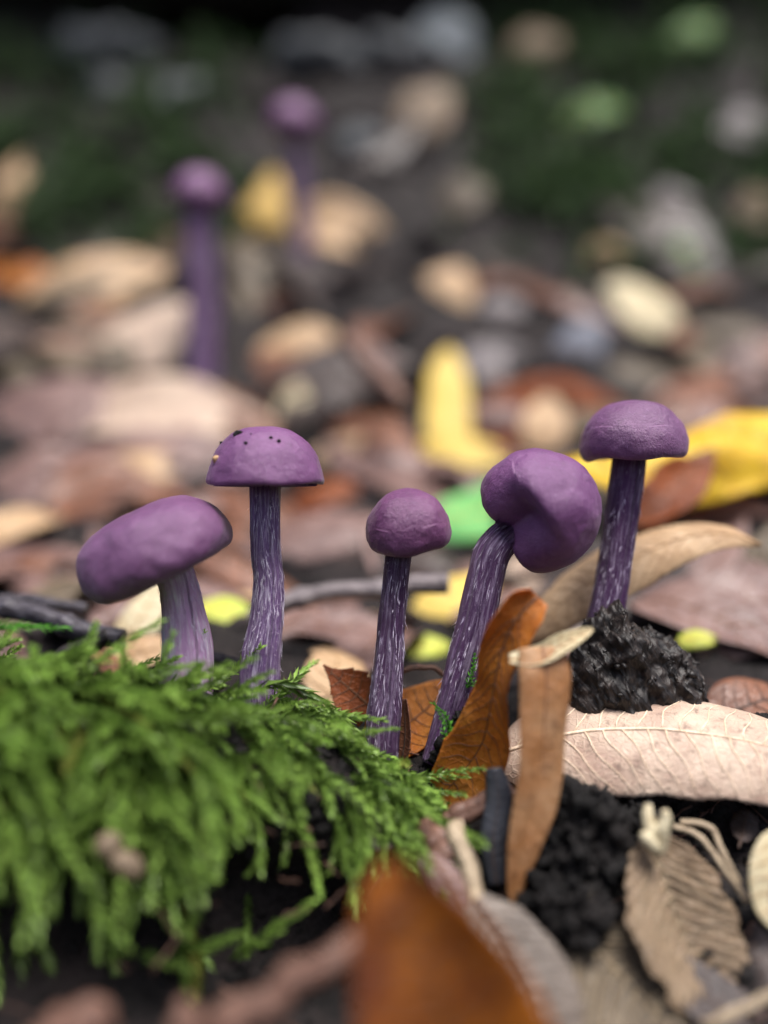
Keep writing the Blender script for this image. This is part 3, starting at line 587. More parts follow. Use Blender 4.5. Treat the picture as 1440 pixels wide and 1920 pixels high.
# --- leaves of the litter and the bank behind (pixel centre, length, width, angle), each on the ground's slope
BANK = [
 # colour, cx, cy, length, width, angle, label, kwargs
 ('brown', 70, 1095, 210, 90, 8, 'brown leaf humped over the dark twigs at the end of the moss', dict(arch=0.3)),
 ('ivory', 262, 1180, 165, 72, 70, 'pale yellowish leaf upright behind the thick lilac stem', dict(face=0.7, shape='ovate')),
 ('tan', 262, 1240, 130, 70, 25, 'tan leaf at the foot of the pale yellowish leaf', dict(face=0.4)),
 ('lime', 425, 1158, 120, 70, -20, 'small lime green leaf between the lilac stem and the half dome mushroom', dict(face=0.5)),
 ('paleyellow', 855, 1140, 170, 105, 55, 'yellow leaf low behind the bent stem', dict(face=0.5)),
 ('lime', 800, 1222, 80, 45, 10, 'yellow green leaf scrap between the two slanting stems', dict(face=0.4)),
 ('cream', 1010, 1090, 220, 120, 35, 'pinkish cream leaf under the nodding kidney cap', dict(face=0.4)),
 ('mint', 985, 975, 330, 120, -4, 'mint green leaf behind the nodding kidney cap', dict(face=0.5, lift=0.3)),
 ('brown', 1330, 960, 240, 80, -8, 'brown leaf along the lower edge of the bright yellow leaf', dict(lift=0.3)),
 ('pink', 1310, 1110, 330, 160, -5, 'wet pinkish brown leaf flat behind the rotten wood', dict(face=0.1, arch=0.05)),
 ('pink', 1390, 1200, 260, 120, 15, 'wet mauve brown leaf at the right foot of the rotten wood', dict(face=0.15)),
 ('lime', 1300, 1222, 60, 40, 0, 'tiny lime leaf scrap beside the rotten wood', dict(lift=0.3)),
 ('brown', 1420, 1330, 170, 110, 30, 'brown leaf above the right end of the cream leaf', dict(face=0.2)),
 ('pink', 620, 1190, 260, 110, -12, 'wet pinkish leaf behind the gap between half dome and knob caps', dict(face=0.15, arch=0.05)),
 ('pink', 640, 1010, 330, 130, 10, 'mauve brown leaf between the half dome cap and the knob cap', dict(face=0.2)),
 ('paleyellow', 838, 820, 330, 100, 88, 'pale yellow leaf standing upright above the knob cap', dict(face=0.75, shape=[(0, 0.95), (0.2, 1.1), (0.5, 0.8), (0.8, 0.7), (0.95, 0.4), (1, 0.1)])),
 ('paleyellow', 860, 880, 170, 120, 20, 'yellow leaf at the foot of the upright pale yellow one', dict(face=0.5)),
 ('rust', 1040, 790, 270, 140, 8, 'rust brown leaf on the bank between the kidney cap and pillow cap', dict(face=0.5)),
 ('tan', 1015, 815, 100, 75, 80, 'small pale tan leaf resting on the rust brown leaf', dict(lift=0.7, face=0.6)),
 ('tan', 575, 660, 175, 95, 15, 'pale tan leaf on the bank above the half dome cap', dict(face=0.6)),
 ('tan', 640, 440, 185, 110, -20, 'pale tan leaf beside the thin far mushroom', dict(face=0.6)),
 ('gold', 497, 430, 215, 82, 84, 'golden leaf standing between the two far mushrooms', dict(face=0.8, shape='lance', lift=0.4)),
 ('tan', 175, 555, 260, 130, 38, 'broad tan leaf left of the far tall mushroom', dict(face=0.5)),
 ('cream', 265, 665, 230, 135, 62, 'broad cream leaf leaning at the foot of the far tall mushroom', dict(face=0.6, lift=0.4)),
 ('tan', 18, 395, 220, 75, 88, 'tan leaf standing upright on the dark bank', dict(face=0.8)),
 ('orange', 40, 520, 140, 70, -20, 'orange brown leaf below the upright tan one', dict(face=0.5)),
 ('pink', 130, 780, 420, 150, 10, 'broad wet mauve leaf on the slope left of the half dome cap', dict(face=0.3)),
 ('cream', 330, 790, 340, 130, -8, 'broad pinkish cream leaf behind the tilted bun cap', dict(face=0.35, lift=0.3)),
 ('pink', 90, 915, 330, 120, -5, 'dusky pink leaf behind the tilted bun cap', dict(face=0.3)),
 ('tan', 265, 905, 170, 90, 30, 'orange tan leaf just above the tilted bun cap', dict(face=0.5, lift=0.4)),
 ('pink', 300, 880, 420, 130, 5, 'long mauve leaf lying under the orange tan leaf', dict(face=0.3)),
 ('ivory', 590, 775, 130, 100, -10, 'ivory leaf right of the half dome cap on the slope', dict(face=0.5)),
 ('tan', 665, 865, 150, 80, 5, 'tan leaf hanging over the rusty leaf by half dome cap', dict(face=0.5)),
 ('rust', 640, 935, 170, 80, 0, 'rusty leaf under the tan leaf by half dome cap', dict(face=0.3)),
 ('tan', 838, 545, 105, 105, 70, 'orange tan leaf above the upright pale yellow leaf', dict(face=0.6)),
 ('grey', 955, 590, 105, 95, 40, 'lilac grey leaf on the bank above the kidney cap', dict(face=0.6)),
 ('grey', 940, 695, 150, 95, 0, 'flat lilac grey leaf just above the rust brown leaf', dict(face=0.5)),
 ('ivory', 1222, 610, 210, 80, -60, 'pale ivory yellow leaf on the bank above the pillow cap', dict(face=0.65)),
 ('bluegrey', 1090, 650, 130, 80, 60, 'blue grey wet leaf left of the ivory yellow leaf', dict(face=0.6)),
 ('tan', 1130, 490, 90, 62, 35, 'small tan leaf above the blue grey leaf', dict(face=0.6)),
 ('green', 1285, 490, 110, 70, 15, 'green leaf above the ivory yellow leaf', dict(face=0.6)),
 ('grey', 1250, 405, 75, 65, 20, 'small round grey leaf on the mossy bank', dict(face=0.7)),
 ('grey', 1400, 270, 110, 70, -20, 'grey leaf on the right of the mossy bank', dict(face=0.7)),
 ('frost', 840, 90, 110, 80, -50, 'dull grey leaf high on the bank near the dark hollow', dict(face=0.7)),
 ('greybrown', 1005, 110, 90, 80, 40, 'dull grey brown leaf high on the bank among moss', dict(face=0.7)),
 ('greybrown', 800, 230, 110, 90, 60, 'grey brown leaf high on the bank above the orange tan leaf', dict(face=0.7)),
 ('olive', 870, 390, 80, 70, 20, 'small olive leaf in the middle of the dark bank', dict(face=0.7)),
 ('greybrown', 1410, 420, 80, 70, 20, 'small brownish leaf at the edge of the mossy bank', dict(face=0.7)),
 ('green', 1110, 235, 110, 50, 15, 'fresh green leaf on the mossy bank', dict(face=0.7)),
 ('green', 1290, 90, 110, 56, 40, 'fresh green leaf near the top of the mossy bank', dict(face=0.7)),
 ('pink', 715, 700, 150, 55, -55, 'narrow pinkish leaf sloping down right of the pale tan leaf', dict(face=0.5)),
 ('brown', 560, 560, 120, 60, 20, 'brown leaf between the two pale tan leaves', dict(face=0.4)),
]
for i, (col, cx, cy, lp, wp, an, lab, kw) in enumerate(BANK):
    kw = dict(kw)
    if cy < 460 and cx > 700: kw['lift'] = 0.9
    kw.setdefault('wave', 0.14); kw.setdefault('veins', 6); kw.setdefault('curl', R.uniform(-0.5, 0.5))
    litter_leaf(col, cx, cy, lp * 1.15, wp * 1.15, an, lab, seed=40 + i, rib=0.025, **kw)

# --- nameless litter: copies of a few leaves
PROTO = {}
def proto(col, k):
    ctrl = [(-1, 0, -0.12), (-0.3, 0, 0.08), (0.4, 0, 0.1), (1.0, 0, -0.15 + 0.1 * k)]
    return build_leaf('leaf', col, ctrl, (0, 0, 1), [0.42, 0.55, 0.36][k], ['ovate', 'ovate', 'lance'][k], None, curl=[-0.5, 0.5, -0.9][k], wave=0.12, seed=90 + k + len(col), veins=6,
                      nu=22, nv=9, thick=0.012, origin=(0, 0, 0), tear=0.2, stalk=0.2)
FILL = dict(pink='wet pinkish leaf', brown='plain brown leaf', dark='blackened leaf', tan='dull tan leaf', olive='dull olive leaf')
ANCH = [(o.matrix_basis.translation.copy(), o['label']) for o in COL.objects if o.parent is None and o.get('category') in ('leaf', 'mushroom')]
def copy_tree(o, parent=None):
    c = o.copy(); COL.objects.link(c); c.parent = parent
    for ch in o.children: copy_tree(ch, c)
    return c
protos = {(c, k): proto(c, k) for c in FILL for k in range(3)}
used = set()
def put_fill(col, k, x, y, size, n, rz, lift):
    key = (col, k); o = protos[key] if key not in used else copy_tree(protos[key]); used.add(key)
    z = float(G(x, y)); q = Vector(n).to_track_quat('Z', 'Y').to_matrix().to_4x4() @ Matrix.Rotation(rz, 4, 'Z')
    o.matrix_basis = Matrix.Translation((x, y, z + lift)) @ q @ Matrix.Scale(size, 4)
    near = min(ANCH, key=lambda a: (a[0] - Vector((x, y, z))).length)[1]
    w_ = near.replace(',', '').split(); room = 16 - len(FILL[col].split()) - 2
    if len(w_) > room:        # shorten at the last joint that fits
        joints = [k for k in range(3, room + 1) if w_[k] in ('with', 'behind', 'between', 'beside', 'under', 'above', 'on', 'in', 'at', 'by', 'of', 'over', 'and', 'below', 'close', 'lying', 'left', 'right', 'far', 'flecked', 'growing', 'nodding', 'among', 'across', 'along', 'from')]
        w_ = w_[:joints[-1]] if joints else w_[:room]
        while w_[-1] in ('left', 'right', 'the', 'of', 'down', 'half', 'a', 'two', 'foot', 'at', 'dome', 'between', 'gap', 'edge', 'rounded', 'with', 'behind', 'end'): w_.pop()
    tag(o, FILL[col] + ' by the ' + ' '.join(w_), 'leaf', col + ' leaves of the litter')
for key in protos: put_fill(key[0], key[1], R.uniform(-6, 6), R.uniform(15, 22), 1.2, gnorm(0.0, 17.0), R.uniform(0, 6.28), 0.1)
for i in range(205):
    y = R.triangular(12.9, 42, 17); x = R.uniform(-1, 1) * (0.56 * y + 1.6)
    if y < 13.6 and -0.9 < x < 1.2: continue
    pool = ['pink'] * 7 + ['brown'] * 3 + ['dark'] * 4 + ['tan'] * 1 + ['olive'] * 1
    if y > 27: pool = ['dark'] * 6 + ['olive'] * 2 + ['brown'] * 2 + ['pink'] * 1
    if y > 33 and R.random() < 0.55: continue
    col = R.choice(pool)
    n = gnorm(x, y, 0.6) + np.array([R.gauss(0, 0.22), R.gauss(0, 0.22), R.gauss(0, 0.1)])
    put_fill(col, R.randrange(3), x, y, R.uniform(0.9, 2.0) * (0.75 + (y - 13) * 0.05), nrm(n), R.uniform(0, 6.28), R.uniform(0.02, 0.16))
for (px, py, col, s) in ((1180, 1600, 'dark', .5), (1400, 1540, 'dark', .6), (1330, 1900, 'dark', .7), (1110, 1500, 'brown', .35), (730, 1560, 'dark', .5), (1420, 1800, 'dark', .6)):
    c = onground(px, py, 7.0); put_fill(col, R.randrange(3), c[0], c[1], s, nrm(gnorm(c[0], c[1]) + np.array([R.gauss(0, .2), R.gauss(0, .2), 0])), R.uniform(0, 6.28), 0.06)

# ------------------------------------------------------------------ soil lumps, rotten wood, stones
def ico(sub):
    import bmesh
    bm = bmesh.new(); bmesh.ops.create_icosphere(bm, subdivisions=sub, radius=1.0)
    V = np.array([v.co for v in bm.verts]); F = np.array([[v.index for v in f.verts] for f in bm.faces]); bm.free(); return V, F
ICO = {s: ico(s) for s in (1, 2, 3, 4, 5, 6)}
def lump(name, label, cat, c, size, seed, mat, sub=5, crag=0.3, fine=0.05, group=None, rot=None, tip=None, fibre=False, crumbs=0, csize=0.08):
    V, F = ICO[sub]; V = V.copy(); sz = np.asarray(size, float)
    if tip is not None:
        for (dr, wd, am) in tip:
            dr = nrm(dr); V = V + dr * (am * np.exp(-((1 - (nrm(V) @ dr)) / wd)))[:, None]
    p = V * sz + seed * 4.7; N = nrm(V / sz)
    d = crag * sz.mean() * fbm(p * 1.5, 3, seed) + fine * (fbm(p * 6, 4, seed + 2, 0.7) - 0.8 * np.abs(fbm(p * 3.5, 3, seed + 3, 0.6)))
    if fibre:      # split fibres running along the chunk
        q = p * np.array((1.1, 5.5, 6.5)); d = d + 0.13 * np.abs(fbm(q, 3, seed + 4)) + 0.10 * fbm(q * 0.5, 2, seed + 5) + 0.04 * fbm(q * 2.1, 2, seed + 6)
    V = V * sz + N * d[:, None]
    Vs, Fs = [V], [F]; off = len(V); r = np.random.RandomState(seed); V0, F0 = ICO[1]
    for i in range(crumbs):
        k = r.randint(len(V)); s_ = min(csize * 2.0, csize * 0.25 + r.exponential(csize * 0.45))
        b = V0 * (1 + r.uniform(-0.5, 0.5, (len(V0), 1))) * s_ * r.uniform(0.5, 1.3, 3); Vs.append(b + V[k]); Fs.append(F0 + off); off += len(b)
    V = np.vstack(Vs); F = np.vstack(Fs)
    if rot is not None: V = V @ np.array(Matrix.Rotation(rot, 3, 'Y')).T
    uv = np.stack([V[:, 2] * 0.5 + V[:, 1] * 0.4, V[:, 0] * 0.35], 1)
    o = link(name, mesh_np(name, V, F, uv, mat=mat)); o.location = c
    tag(o, label, cat, group); return o
def rotten_chunk():
    ox = [1050, 1064, 1084, 1112, 1140, 1158, 1166, 1178, 1200, 1228, 1262, 1280, 1300, 1318, 1335]; oy = [1300, 1240, 1203, 1170, 1150, 1128, 1134, 1168, 1184, 1196, 1202, 1224, 1252, 1300, 1350]
    nu, nv = 190, 110; u = np.linspace(0, 1, nu); px = 1050 + 285 * u
    top = np.interp(px, ox, oy) + 7 * fbm(np.stack([px * 0.09, px * 0, px * 0], -1), 3, 4)
    yc = np.interp(px, [1050, 1165, 1230, 1335], [12.45, 12.30, 12.55, 12.65]); zt = (960 - top) / FPX * yc; zb = np.full(nu, (960 - 1360) / FPX * 12.3)
    x = (px - 720) / FPX * yc; a = np.linspace(-0.05, 1.05, nv) * np.pi
    hd = 0.25 + 0.45 * np.sin(np.pi * np.clip(u, 0.02, 0.98)) ** 0.6
    X = np.repeat(x[:, None], nv, 1); Yy = yc[:, None] - hd[:, None] * np.cos(a) * 0.85; Z = zb[:, None] + (zt - zb)[:, None] * np.sign(np.sin(a)) * np.abs(np.sin(a)) ** 0.85
    V = np.stack([X, Yy, Z], -1); dz = nrm(np.stack([0 * X, -np.cos(a) * 0.8 + 0 * X, 0.35 * np.sin(a) + 0 * X], -1))
    f = np.array((0.62, 0, -0.78)); g = np.array((0.78, 0, 0.62))                       # grain runs from the upper left to the lower right
    q = np.stack([(V @ f) * 0.9, (V @ g) * 3.6, V[..., 1] * 2.6], -1)
    d = 0.13 * (np.abs(fbm(q, 2, 41)) - 0.25) + 0.17 * fbm(V * 1.7, 2, 42) - 0.10 * np.abs(fbm(V * 3.3 + 5, 2, 44)) + 0.035 * fbm(V * 8, 4, 43, 0.7)
    V = (V + dz * d[..., None] + np.array((1, 0, 0)) * (0.05 * fbm(V * 6, 2, 45))[..., None]).reshape(-1, 3)
    F = [tuple(k) for k in grid_faces(nu, nv)]; uv = np.stack([(V @ g) * 0.9, (V @ f) * 0.4], 1)
    r = np.random.RandomState(3); V0, F0 = ICO[1]; Vs = [V]; off = len(V)
    for k in range(160):
        s_ = 0.012 + r.exponential(0.018); b = V0 * (1 + r.uniform(-0.5, 0.5, (len(V0), 1))) * s_ * r.uniform(0.5, 1.4, 3)
        Vs.append(b + V[r.randint(len(V))]); F += [tuple(t + off) for t in F0]; off += len(b)
    V = np.vstack(Vs); uv = np.vstack([uv, np.zeros((len(V) - len(uv), 2))]); c = at(1190, 1350, 12.3)
    o = link('rotten_wood', mesh_np('rotten_wood', V - c, F, uv, mat=M['rotten'])); o.location = c
    tag(o, 'jagged black chunk of rotten wood under the pillow capped mushroom', 'rotten wood')
rotten_chunk()
lump('soil_clod', 'black crumbly soil clod at the foot of the bent stem', 'soil', at(864, 1400, 12.0), (0.26, 0.34, 0.82), 33, M['soil_black'], 6, 0.22, 0.10, rot=0.42, crumbs=500, csize=0.04)
lump('soil_clod', 'black soil crumbs heaped at the foot of the slender dark stem', 'soil', at(795, 1475, 11.9), (0.40, 0.4, 0.20), 34, M['soil_black'], 6, 0.22, 0.10, crumbs=300, csize=0.04)
lump('soil_clod', 'large dark soil clod under the cream leaf behind the rolled caramel leaf', 'soil', at(1095, 1570, 10.75), (0.58, 0.55, 0.66), 35, M['soil_black'], 6, 0.30, 0.15, crumbs=420, csize=0.05)
lump('soil_clod', 'dark soil clod between the large clod and the pleated leaf', 'soil', at(1185, 1560, 11.25), (0.5, 0.45, 0.42), 36, M['soil_black'], 6, 0.30, 0.15, crumbs=420, csize=0.05)
lump('soil_clod', 'dark soil clod low beside the olive leaf stalk', 'soil', at(1060, 1700, 10.3), (0.5, 0.5, 0.4), 37, M['soil_black'], 6, 0.30, 0.15, crumbs=360, csize=0.05)
lump('soil_clod', 'small dark clod on the right edge above the cream leaf', 'soil', at(1430, 1352, 12.2), (0.22, 0.22, 0.16), 38, M['soil_black'], 4, 0.28, 0.05, crumbs=80, csize=0.05)
lump('seed', 'tan rounded seed lodged in the moss', 'seed', at(203, 1586, 9.2), (0.15, 0.15, 0.15), 39, M['seed'], 4, 0.06, 0.01)
lump('seed', 'grey tan oblong seed pressed against the tan rounded seed', 'seed', at(237, 1620, 9.2), (0.21, 0.15, 0.13), 40, M['seed'], 4, 0.06, 0.01, rot=0.5)
STONES = [(200, 110, 2.6, 1.3, 'long grey stone below the top of the bank on the mossy side'), (600, 120, 2.3, 1.2, 'broad blue grey stone below the dark hollow'), (740, 110, 1.8, 1.2, 'grey stone right of the dark hollow'),
          (205, 170, 1.0, 0.9, 'small pale blue grey stone in the moss'), (340, 190, 1.5, 1.0, 'grey stone in the moss above the far tall mushroom'), (690, 280, 1.3, 0.9, 'small grey stone near the thin far mushroom')]
for i, (px, py, w, h, lab) in enumerate(STONES):
    c = onground(px, py, 14); lump('stone', lab, 'stone', c, (w * 1.1, w * 0.75, h * 1.0), 50 + i, M['stone'], 4, 0.25, 0.05)
# specks lying on the half dome cap
crumb_V, crumb_F = ICO[2]
for (px, py, s, pale) in ((456, 819, 0.036, 0), (481, 821, 0.022, 0), (474, 838, 0.030, 0), (517, 828, 0.022, 0), (420, 833, 0.020, 0), (531, 834, 0.016, 0)):
    rel = np.array(((px - 498) / 110.0, 0, (907 - py) / 110.0)); k = math.sqrt(max(0.0, 1 - rel[0] ** 2 - rel[2] ** 2))
    c = at(498, 907, 12.0) + np.array((rel[0] * 1.01, -k * 0.99, rel[2] * 1.01)) * 110 * 12.0 / FPX
    V = crumb_V * (1 + 0.6 * fbm(crumb_V * 1.8 + px, 2, 3))[:, None] * s * 1.35 * np.array((R.uniform(0.6, 1.5), 0.8, R.uniform(0.5, 1.1)))
    o = link('soil_crumb', mesh_np('soil_crumb', V, crumb_F, mat=M['soil_black'])); o.location = c
    tag(o, 'tiny black soil crumb stuck to the half dome cap', 'soil crumb', 'soil crumbs on the half dome cap')

c = at(498, 907, 12.0) + np.array((-0.73, -0.49, 0.38)) * 110 * 12.0 / FPX
lump('plant_fleck', 'tiny tan plant fleck stuck to the side of the half dome cap', 'fleck', c, (0.045, 0.02, 0.05), 58, M['vein_tan'], 3, 0.5, 0.02)

# ------------------------------------------------------------------ twigs and stalks
def twig(label, pts, wpx, mat, seed, name='twig', rough=0.12, taper=(1, 1), cut=False, knots=True, cat='twig', sides=14):
    Y = sum(p[2] for p in pts) / len(pts); P = resample(catmull(np.array([at(*p) for p in pts]), 120), 60)
    P = P + 0.03 * np.stack([fbm(np.stack([np.linspace(0, 6, 60), np.full(60, seed + k * 7.0), np.zeros(60)], -1), 3, seed + k) for k in range(3)], 1) * (wpx * Y / FPX) / 0.25
    r = wpx * Y / FPX / 2 * np.linspace(taper[0], taper[1], 60)
    if knots: 
        u = np.linspace(0, 1, 60)
        for kk in (0.27, 0.66): r = r * (1 + 0.22 * np.exp(-((u - kk) / 0.025) ** 2))
    V, F, uv = tube(P, r, sides, rough, seed, 0.08)
    root = empty(name, P[0]); tag(root, label, cat)
    link('bark' if cat == 'twig' else 'stalk_body', mesh_np('bark', V, F, uv, mat=mat), root)
    if cut:
        T = nrm(P[-1] - P[-3]); a = np.linspace(0, 2 * np.pi, 20, endpoint=False); _, N, B = frames(P[-4:])
        ring = P[-1] + T * 0.006 + (N[-1] * np.cos(a)[:, None] + B[-1] * np.sin(a)[:, None]) * r[-1] * 0.88
        V = np.vstack([P[-1] + T * 0.014, ring]); F = [(0, 1 + i, 1 + (i + 1) % 20) for i in range(20)]
        link('cut_end', mesh_np('cut_end', V, F, mat=M['cut_wood'], smooth=False), root)
    return root
twig('grey twig with cut end lying behind the knob capped mushroom', [(470, 1160, 14.6), (540, 1130, 14.6), (610, 1108, 14.6), (700, 1104, 14.5), (790, 1098, 14.4), (842, 1097, 14.3)], 34, M['twig_grey'], 61, cut=True)
twig('slate grey twig slanting down behind the moss', [(-60, 1120, 13.6), (40, 1145, 13.4), (130, 1172, 13.2), (230, 1205, 13.0)], 40, M['twig_dark'], 62)
twig('thin black twig above the slate grey twig', [(-40, 1130, 14.2), (50, 1125, 14.1), (160, 1140, 14.0)], 22, M['twig_dark'], 63)
twig('dark brown twig end low behind the moss', [(60, 1260, 12.8), (130, 1225, 12.8), (200, 1195, 12.9)], 30, M['rotten'], 64)
twig('dark twig lying at the foot of the half dome mushroom', [(380, 1230, 12.9), (440, 1245, 12.9), (520, 1262, 13.0)], 22, M['twig_dark'], 65)
twig('thick brown twig with broken tip at the lower edge', [(330, 1990, 7.7), (440, 1915, 7.8), (560, 1850, 7.9), (620, 1805, 8.0), (668, 1772, 8.1)], 78, M['twig_brown'], 66, taper=(0.9, 0.75))
twig('stub of brown twig at the lower edge beside thick twig', [(300, 2010, 7.6), (345, 1925, 7.7), (350, 1900, 7.8)], 62, M['twig_brown'], 67, taper=(1, 0.8))
twig('short brown broken branch at the lower corner under the moss', [(60, 1990, 7.6), (130, 1925, 7.7), (185, 1900, 7.8)], 85, M['twig_brown'], 68, taper=(1, 0.85))
px_leaf('leaf', 'slate', [(930, 1660, 10.6), (924, 1580, 10.7), (934, 1500, 10.8), (926, 1440, 10.9)], [(-0.2, -0.95, 0.2)], 56, 'strip', 'dark slate leaf strip standing behind the rolled caramel leaf', curl=-0.9, wave=0.05, seed=69, veins=0, sidev=False, rib=0.012, tear=0.1)
twig('dark red brown twig end under the narrow orange leaf', [(960, 1480, 11.2), (910, 1505, 11.1), (840, 1545, 11.0)], 42, M['twig_brown'], 70, knots=False)
twig('curved pale stalk descending past the reddish scrap', [(850, 1545, 10.6), (862, 1580, 10.4), (885, 1640, 10.2), (895, 1700, 10.0)], 36, M['twig_pale'], 71, name='stalk', cat='stalk', knots=False)
twig('red brown stub leaning beside the curved pale stalk', [(795, 1545, 10.8), (815, 1580, 10.6), (840, 1610, 10.4)], 48, M['twig_brown'], 72, knots=False)
twig('thin brown stalk arching between the slender and bent stems', [(742, 1265, 12.6), (775, 1252, 12.6), (812, 1253, 12.65), (845, 1275, 12.7)], 10, M['twig_brown'], 73, name='stalk', cat='stalk', knots=False)
twig('thin tan stalk bent over the pleated leaf', [(1275, 1540, 10.9), (1330, 1550, 10.8), (1355, 1600, 10.6), (1385, 1655, 10.5)], 12, M['twig_pale'], 74, name='stalk', cat='stalk', knots=False)
twig('second thin tan stalk running along the pleated leaf edge', [(1262, 1548, 10.85), (1310, 1570, 10.75), (1355, 1625, 10.55), (1400, 1690, 10.4)], 12, M['twig_pale'], 75, name='stalk', cat='stalk', knots=False)
twig('tan twig crossing the lower right corner', [(1320, 1925, 9.2), (1390, 1892, 9.2), (1480, 1850, 9.2)], 20, M['twig_pale'], 76)
twig('knobbed tan stalk rising from the olive leaf', [(1098, 1672, 10.3), (1092, 1700, 10.2), (1085, 1740, 10.05), (1098, 1762, 10.0)], 34, M['twig_pale'], 77, name='stalk', cat='stalk', knots=False, taper=(1.2, 0.8))
twig('pinkish brown stick sloping on the bank right of the tan leaf', [(650, 640, 23.6), (700, 690, 23.0), (760, 760, 22.2)], 34, M['twig_brown'], 78)
# pale forked bud on the pleated leaf
bud = empty('bud', at(1225, 1565, 10.35)); tag(bud, 'pale forked bud husk on the end of the pleated leaf', 'bud')
for q, pts in enumerate(([(1232, 1592, 10.35), (1222, 1560, 10.35), (1214, 1530, 10.40), (1216, 1508, 10.45)], [(1232, 1592, 10.35), (1240, 1560, 10.30), (1248, 1535, 10.30), (1246, 1520, 10.30)], [(1232, 1592, 10.35), (1212, 1572, 10.25), (1206, 1560, 10.25)])):
    P = catmull(np.array([at(*p) for p in pts]), 20); V, F, uv = tube(P, np.linspace(0.11, 0.045, 20), 10, 0.25, q)
    link('husk_lobe', mesh_np('husk_lobe', V, F, uv, mat=M['husk']), bud)
# trunk added over the hollow to throw shade on the upper bank
lg = empty('shade_trunk', (-8, 46, 27)); tag(lg, 'dark trunk added across the top of the bank to shade it and the black hollow', 'trunk')
P = resample(catmull(np.array([(-75, 60, 44), (-30, 51, 39.5), (-8, 48.5, 37.2), (12, 50.5, 40.5), (40, 53, 43), (85, 62, 50)]), 120), 110)
V, F, uv = tube(P, np.linspace(9.4, 8.2, 110), 72, 0.10, 81, 0.10); link('bark', mesh_np('bark', V, F, uv, mat=M['bark']), lg)

# ------------------------------------------------------------------ moss
def moss_shoot(n, Lg, ll, w, bend, seed, flat=0.6, ang=34):
    """feathery shoot along +X; every leaflet a folded pointed blade"""
    r = random.Random(seed); V, F, A = [], [], []
    sb = r.uniform(-0.25, 0.25)
    def ax(t): return np.array((Lg * t, sb * Lg * t * t, -bend * Lg * t * t))
    for i in range(n):
        t = (i + 0.5) / n; p = ax(t); d = nrm(ax(min(1.02, t + 0.02)) - ax(t - 0.02))
        phi = i * 2.39996 + r.uniform(-0.3, 0.3)
        u = nrm(np.cross(d, (0, 0, 1))); v = np.cross(u, d)
        rad = nrm(u * math.cos(phi) + v * math.sin(phi) * flat)
        size = ll * r.uniform(0.75, 1.2) * (1.0 - 0.45 * t ** 2) * (0.75 + 0.25 * min(1, t * 5))
        aa = math.radians(ang * r.uniform(0.7, 1.25) * (1 - 0.5 * t ** 3))
        dr = nrm(d * math.cos(aa) + rad * math.sin(aa)); sd = nrm(np.cross(dr, rad)); up = np.cross(sd, dr)
        b = len(V); ww = w * size / ll
        V += [p, p + dr * size * 0.4 + sd * ww + up * ww * 0.5, p + dr * size + rad * size * 0.12, p + dr * size * 0.4 - sd * ww + up * ww * 0.5, p + dr * size * 0.45 - up * ww * 0.2]
        F += [(b, b + 1, b + 4), (b + 1, b + 2, b + 4), (b + 2, b + 3, b + 4), (b + 3, b, b + 4)]
        c = min(1, max(0, 0.12 + 0.62 * t + r.uniform(-0.2, 0.3))); A += [c] * 5  # young tips are paler; tip highlights and shaded interior are painted in too
    for k in range(6):
        b = len(V); p, q = ax(k / 6), ax((k + 1) / 6); e = 0.012
        for pp in (p, q): V += [pp + np.array((0, e, 0)), pp + np.array((0, -e, 0)), pp + np.array((0, 0, e))]
        for (a0, a1) in ((0, 1), (1, 2), (2, 0)): F += [(b + a0, b + a1, b + 3 + a1), (b + a0, b + 3 + a1, b + 3 + a0)]
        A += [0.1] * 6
    return np.array(V), np.array(F), np.array(A)
def basis(d, up):
    d = nrm(d); up = up - d * np.dot(d, up); up = nrm(up); return np.stack([d, np.cross(up, d), up], 1)
rs = np.random.RandomState(5)
def moss_spots(n):
    m = n * 9; x = rs.uniform(-6.4, 0.25, m); y = rs.uniform(8.1, 12.4, m); z = G(x, y); crest, yc = crest_at(x); nn = gnorm(x, y, 0.12)
    lim = np.interp(x, [-6, -4, -3, -1, 0], [1.1, 0.75, 0.42, 0.30, 0.26])
    dens = np.where(z > crest - lim, 1.0, np.maximum(0.03, 1 - (crest - lim - z) / 0.5))
    dens = dens * np.where(y > yc + 0.6, 0.25, 1.0) * np.where(fbm(np.stack([x * 1.1, y * 1.1, z], -1), 2, 21) < -0.12, 0.22, 1.0)
    dens = dens * np.where((x > -2.3) & (y < yc - 0.45), 0.22, 1.0) * np.where((x <= -2.3) & (y < yc - 0.75), 0.6, 1.0)
    ok = rs.uniform(0, 1, m) < dens / np.maximum(0.35, nn[:, 2]) * 0.45
    yw = undercut(x, y, z); idx = np.nonzero(ok)[0][:n]
    return [(x[i], yw[i], z[i], nn[i]) for i in idx]
moss = empty('moss_cushion', at(300, 1420, 10)); tag(moss, 'bright green feathery moss draped over the dark ledge before the mushrooms', 'moss')
near_meshes = []
for k in range(12):
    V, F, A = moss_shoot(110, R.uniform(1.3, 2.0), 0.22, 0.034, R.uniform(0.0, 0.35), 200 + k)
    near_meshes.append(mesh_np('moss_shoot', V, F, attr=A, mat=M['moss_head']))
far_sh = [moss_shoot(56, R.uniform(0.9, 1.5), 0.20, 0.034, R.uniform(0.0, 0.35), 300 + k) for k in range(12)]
spots = moss_spots(1050)
def moss_dir(x, y, nn, r):
    down = np.array((0.45, -0.55, -0.75)); t = down - nn * np.dot(down, nn); t = nrm(t) if np.linalg.norm(t) > 0.05 else nrm(np.array((0.5, -0.7, 0)))
    return nrm(t * 0.95 + nn * r.uniform(0.0, 0.38) + r.normal(0, 0.32, 3))
mb = np.array(moss.location)
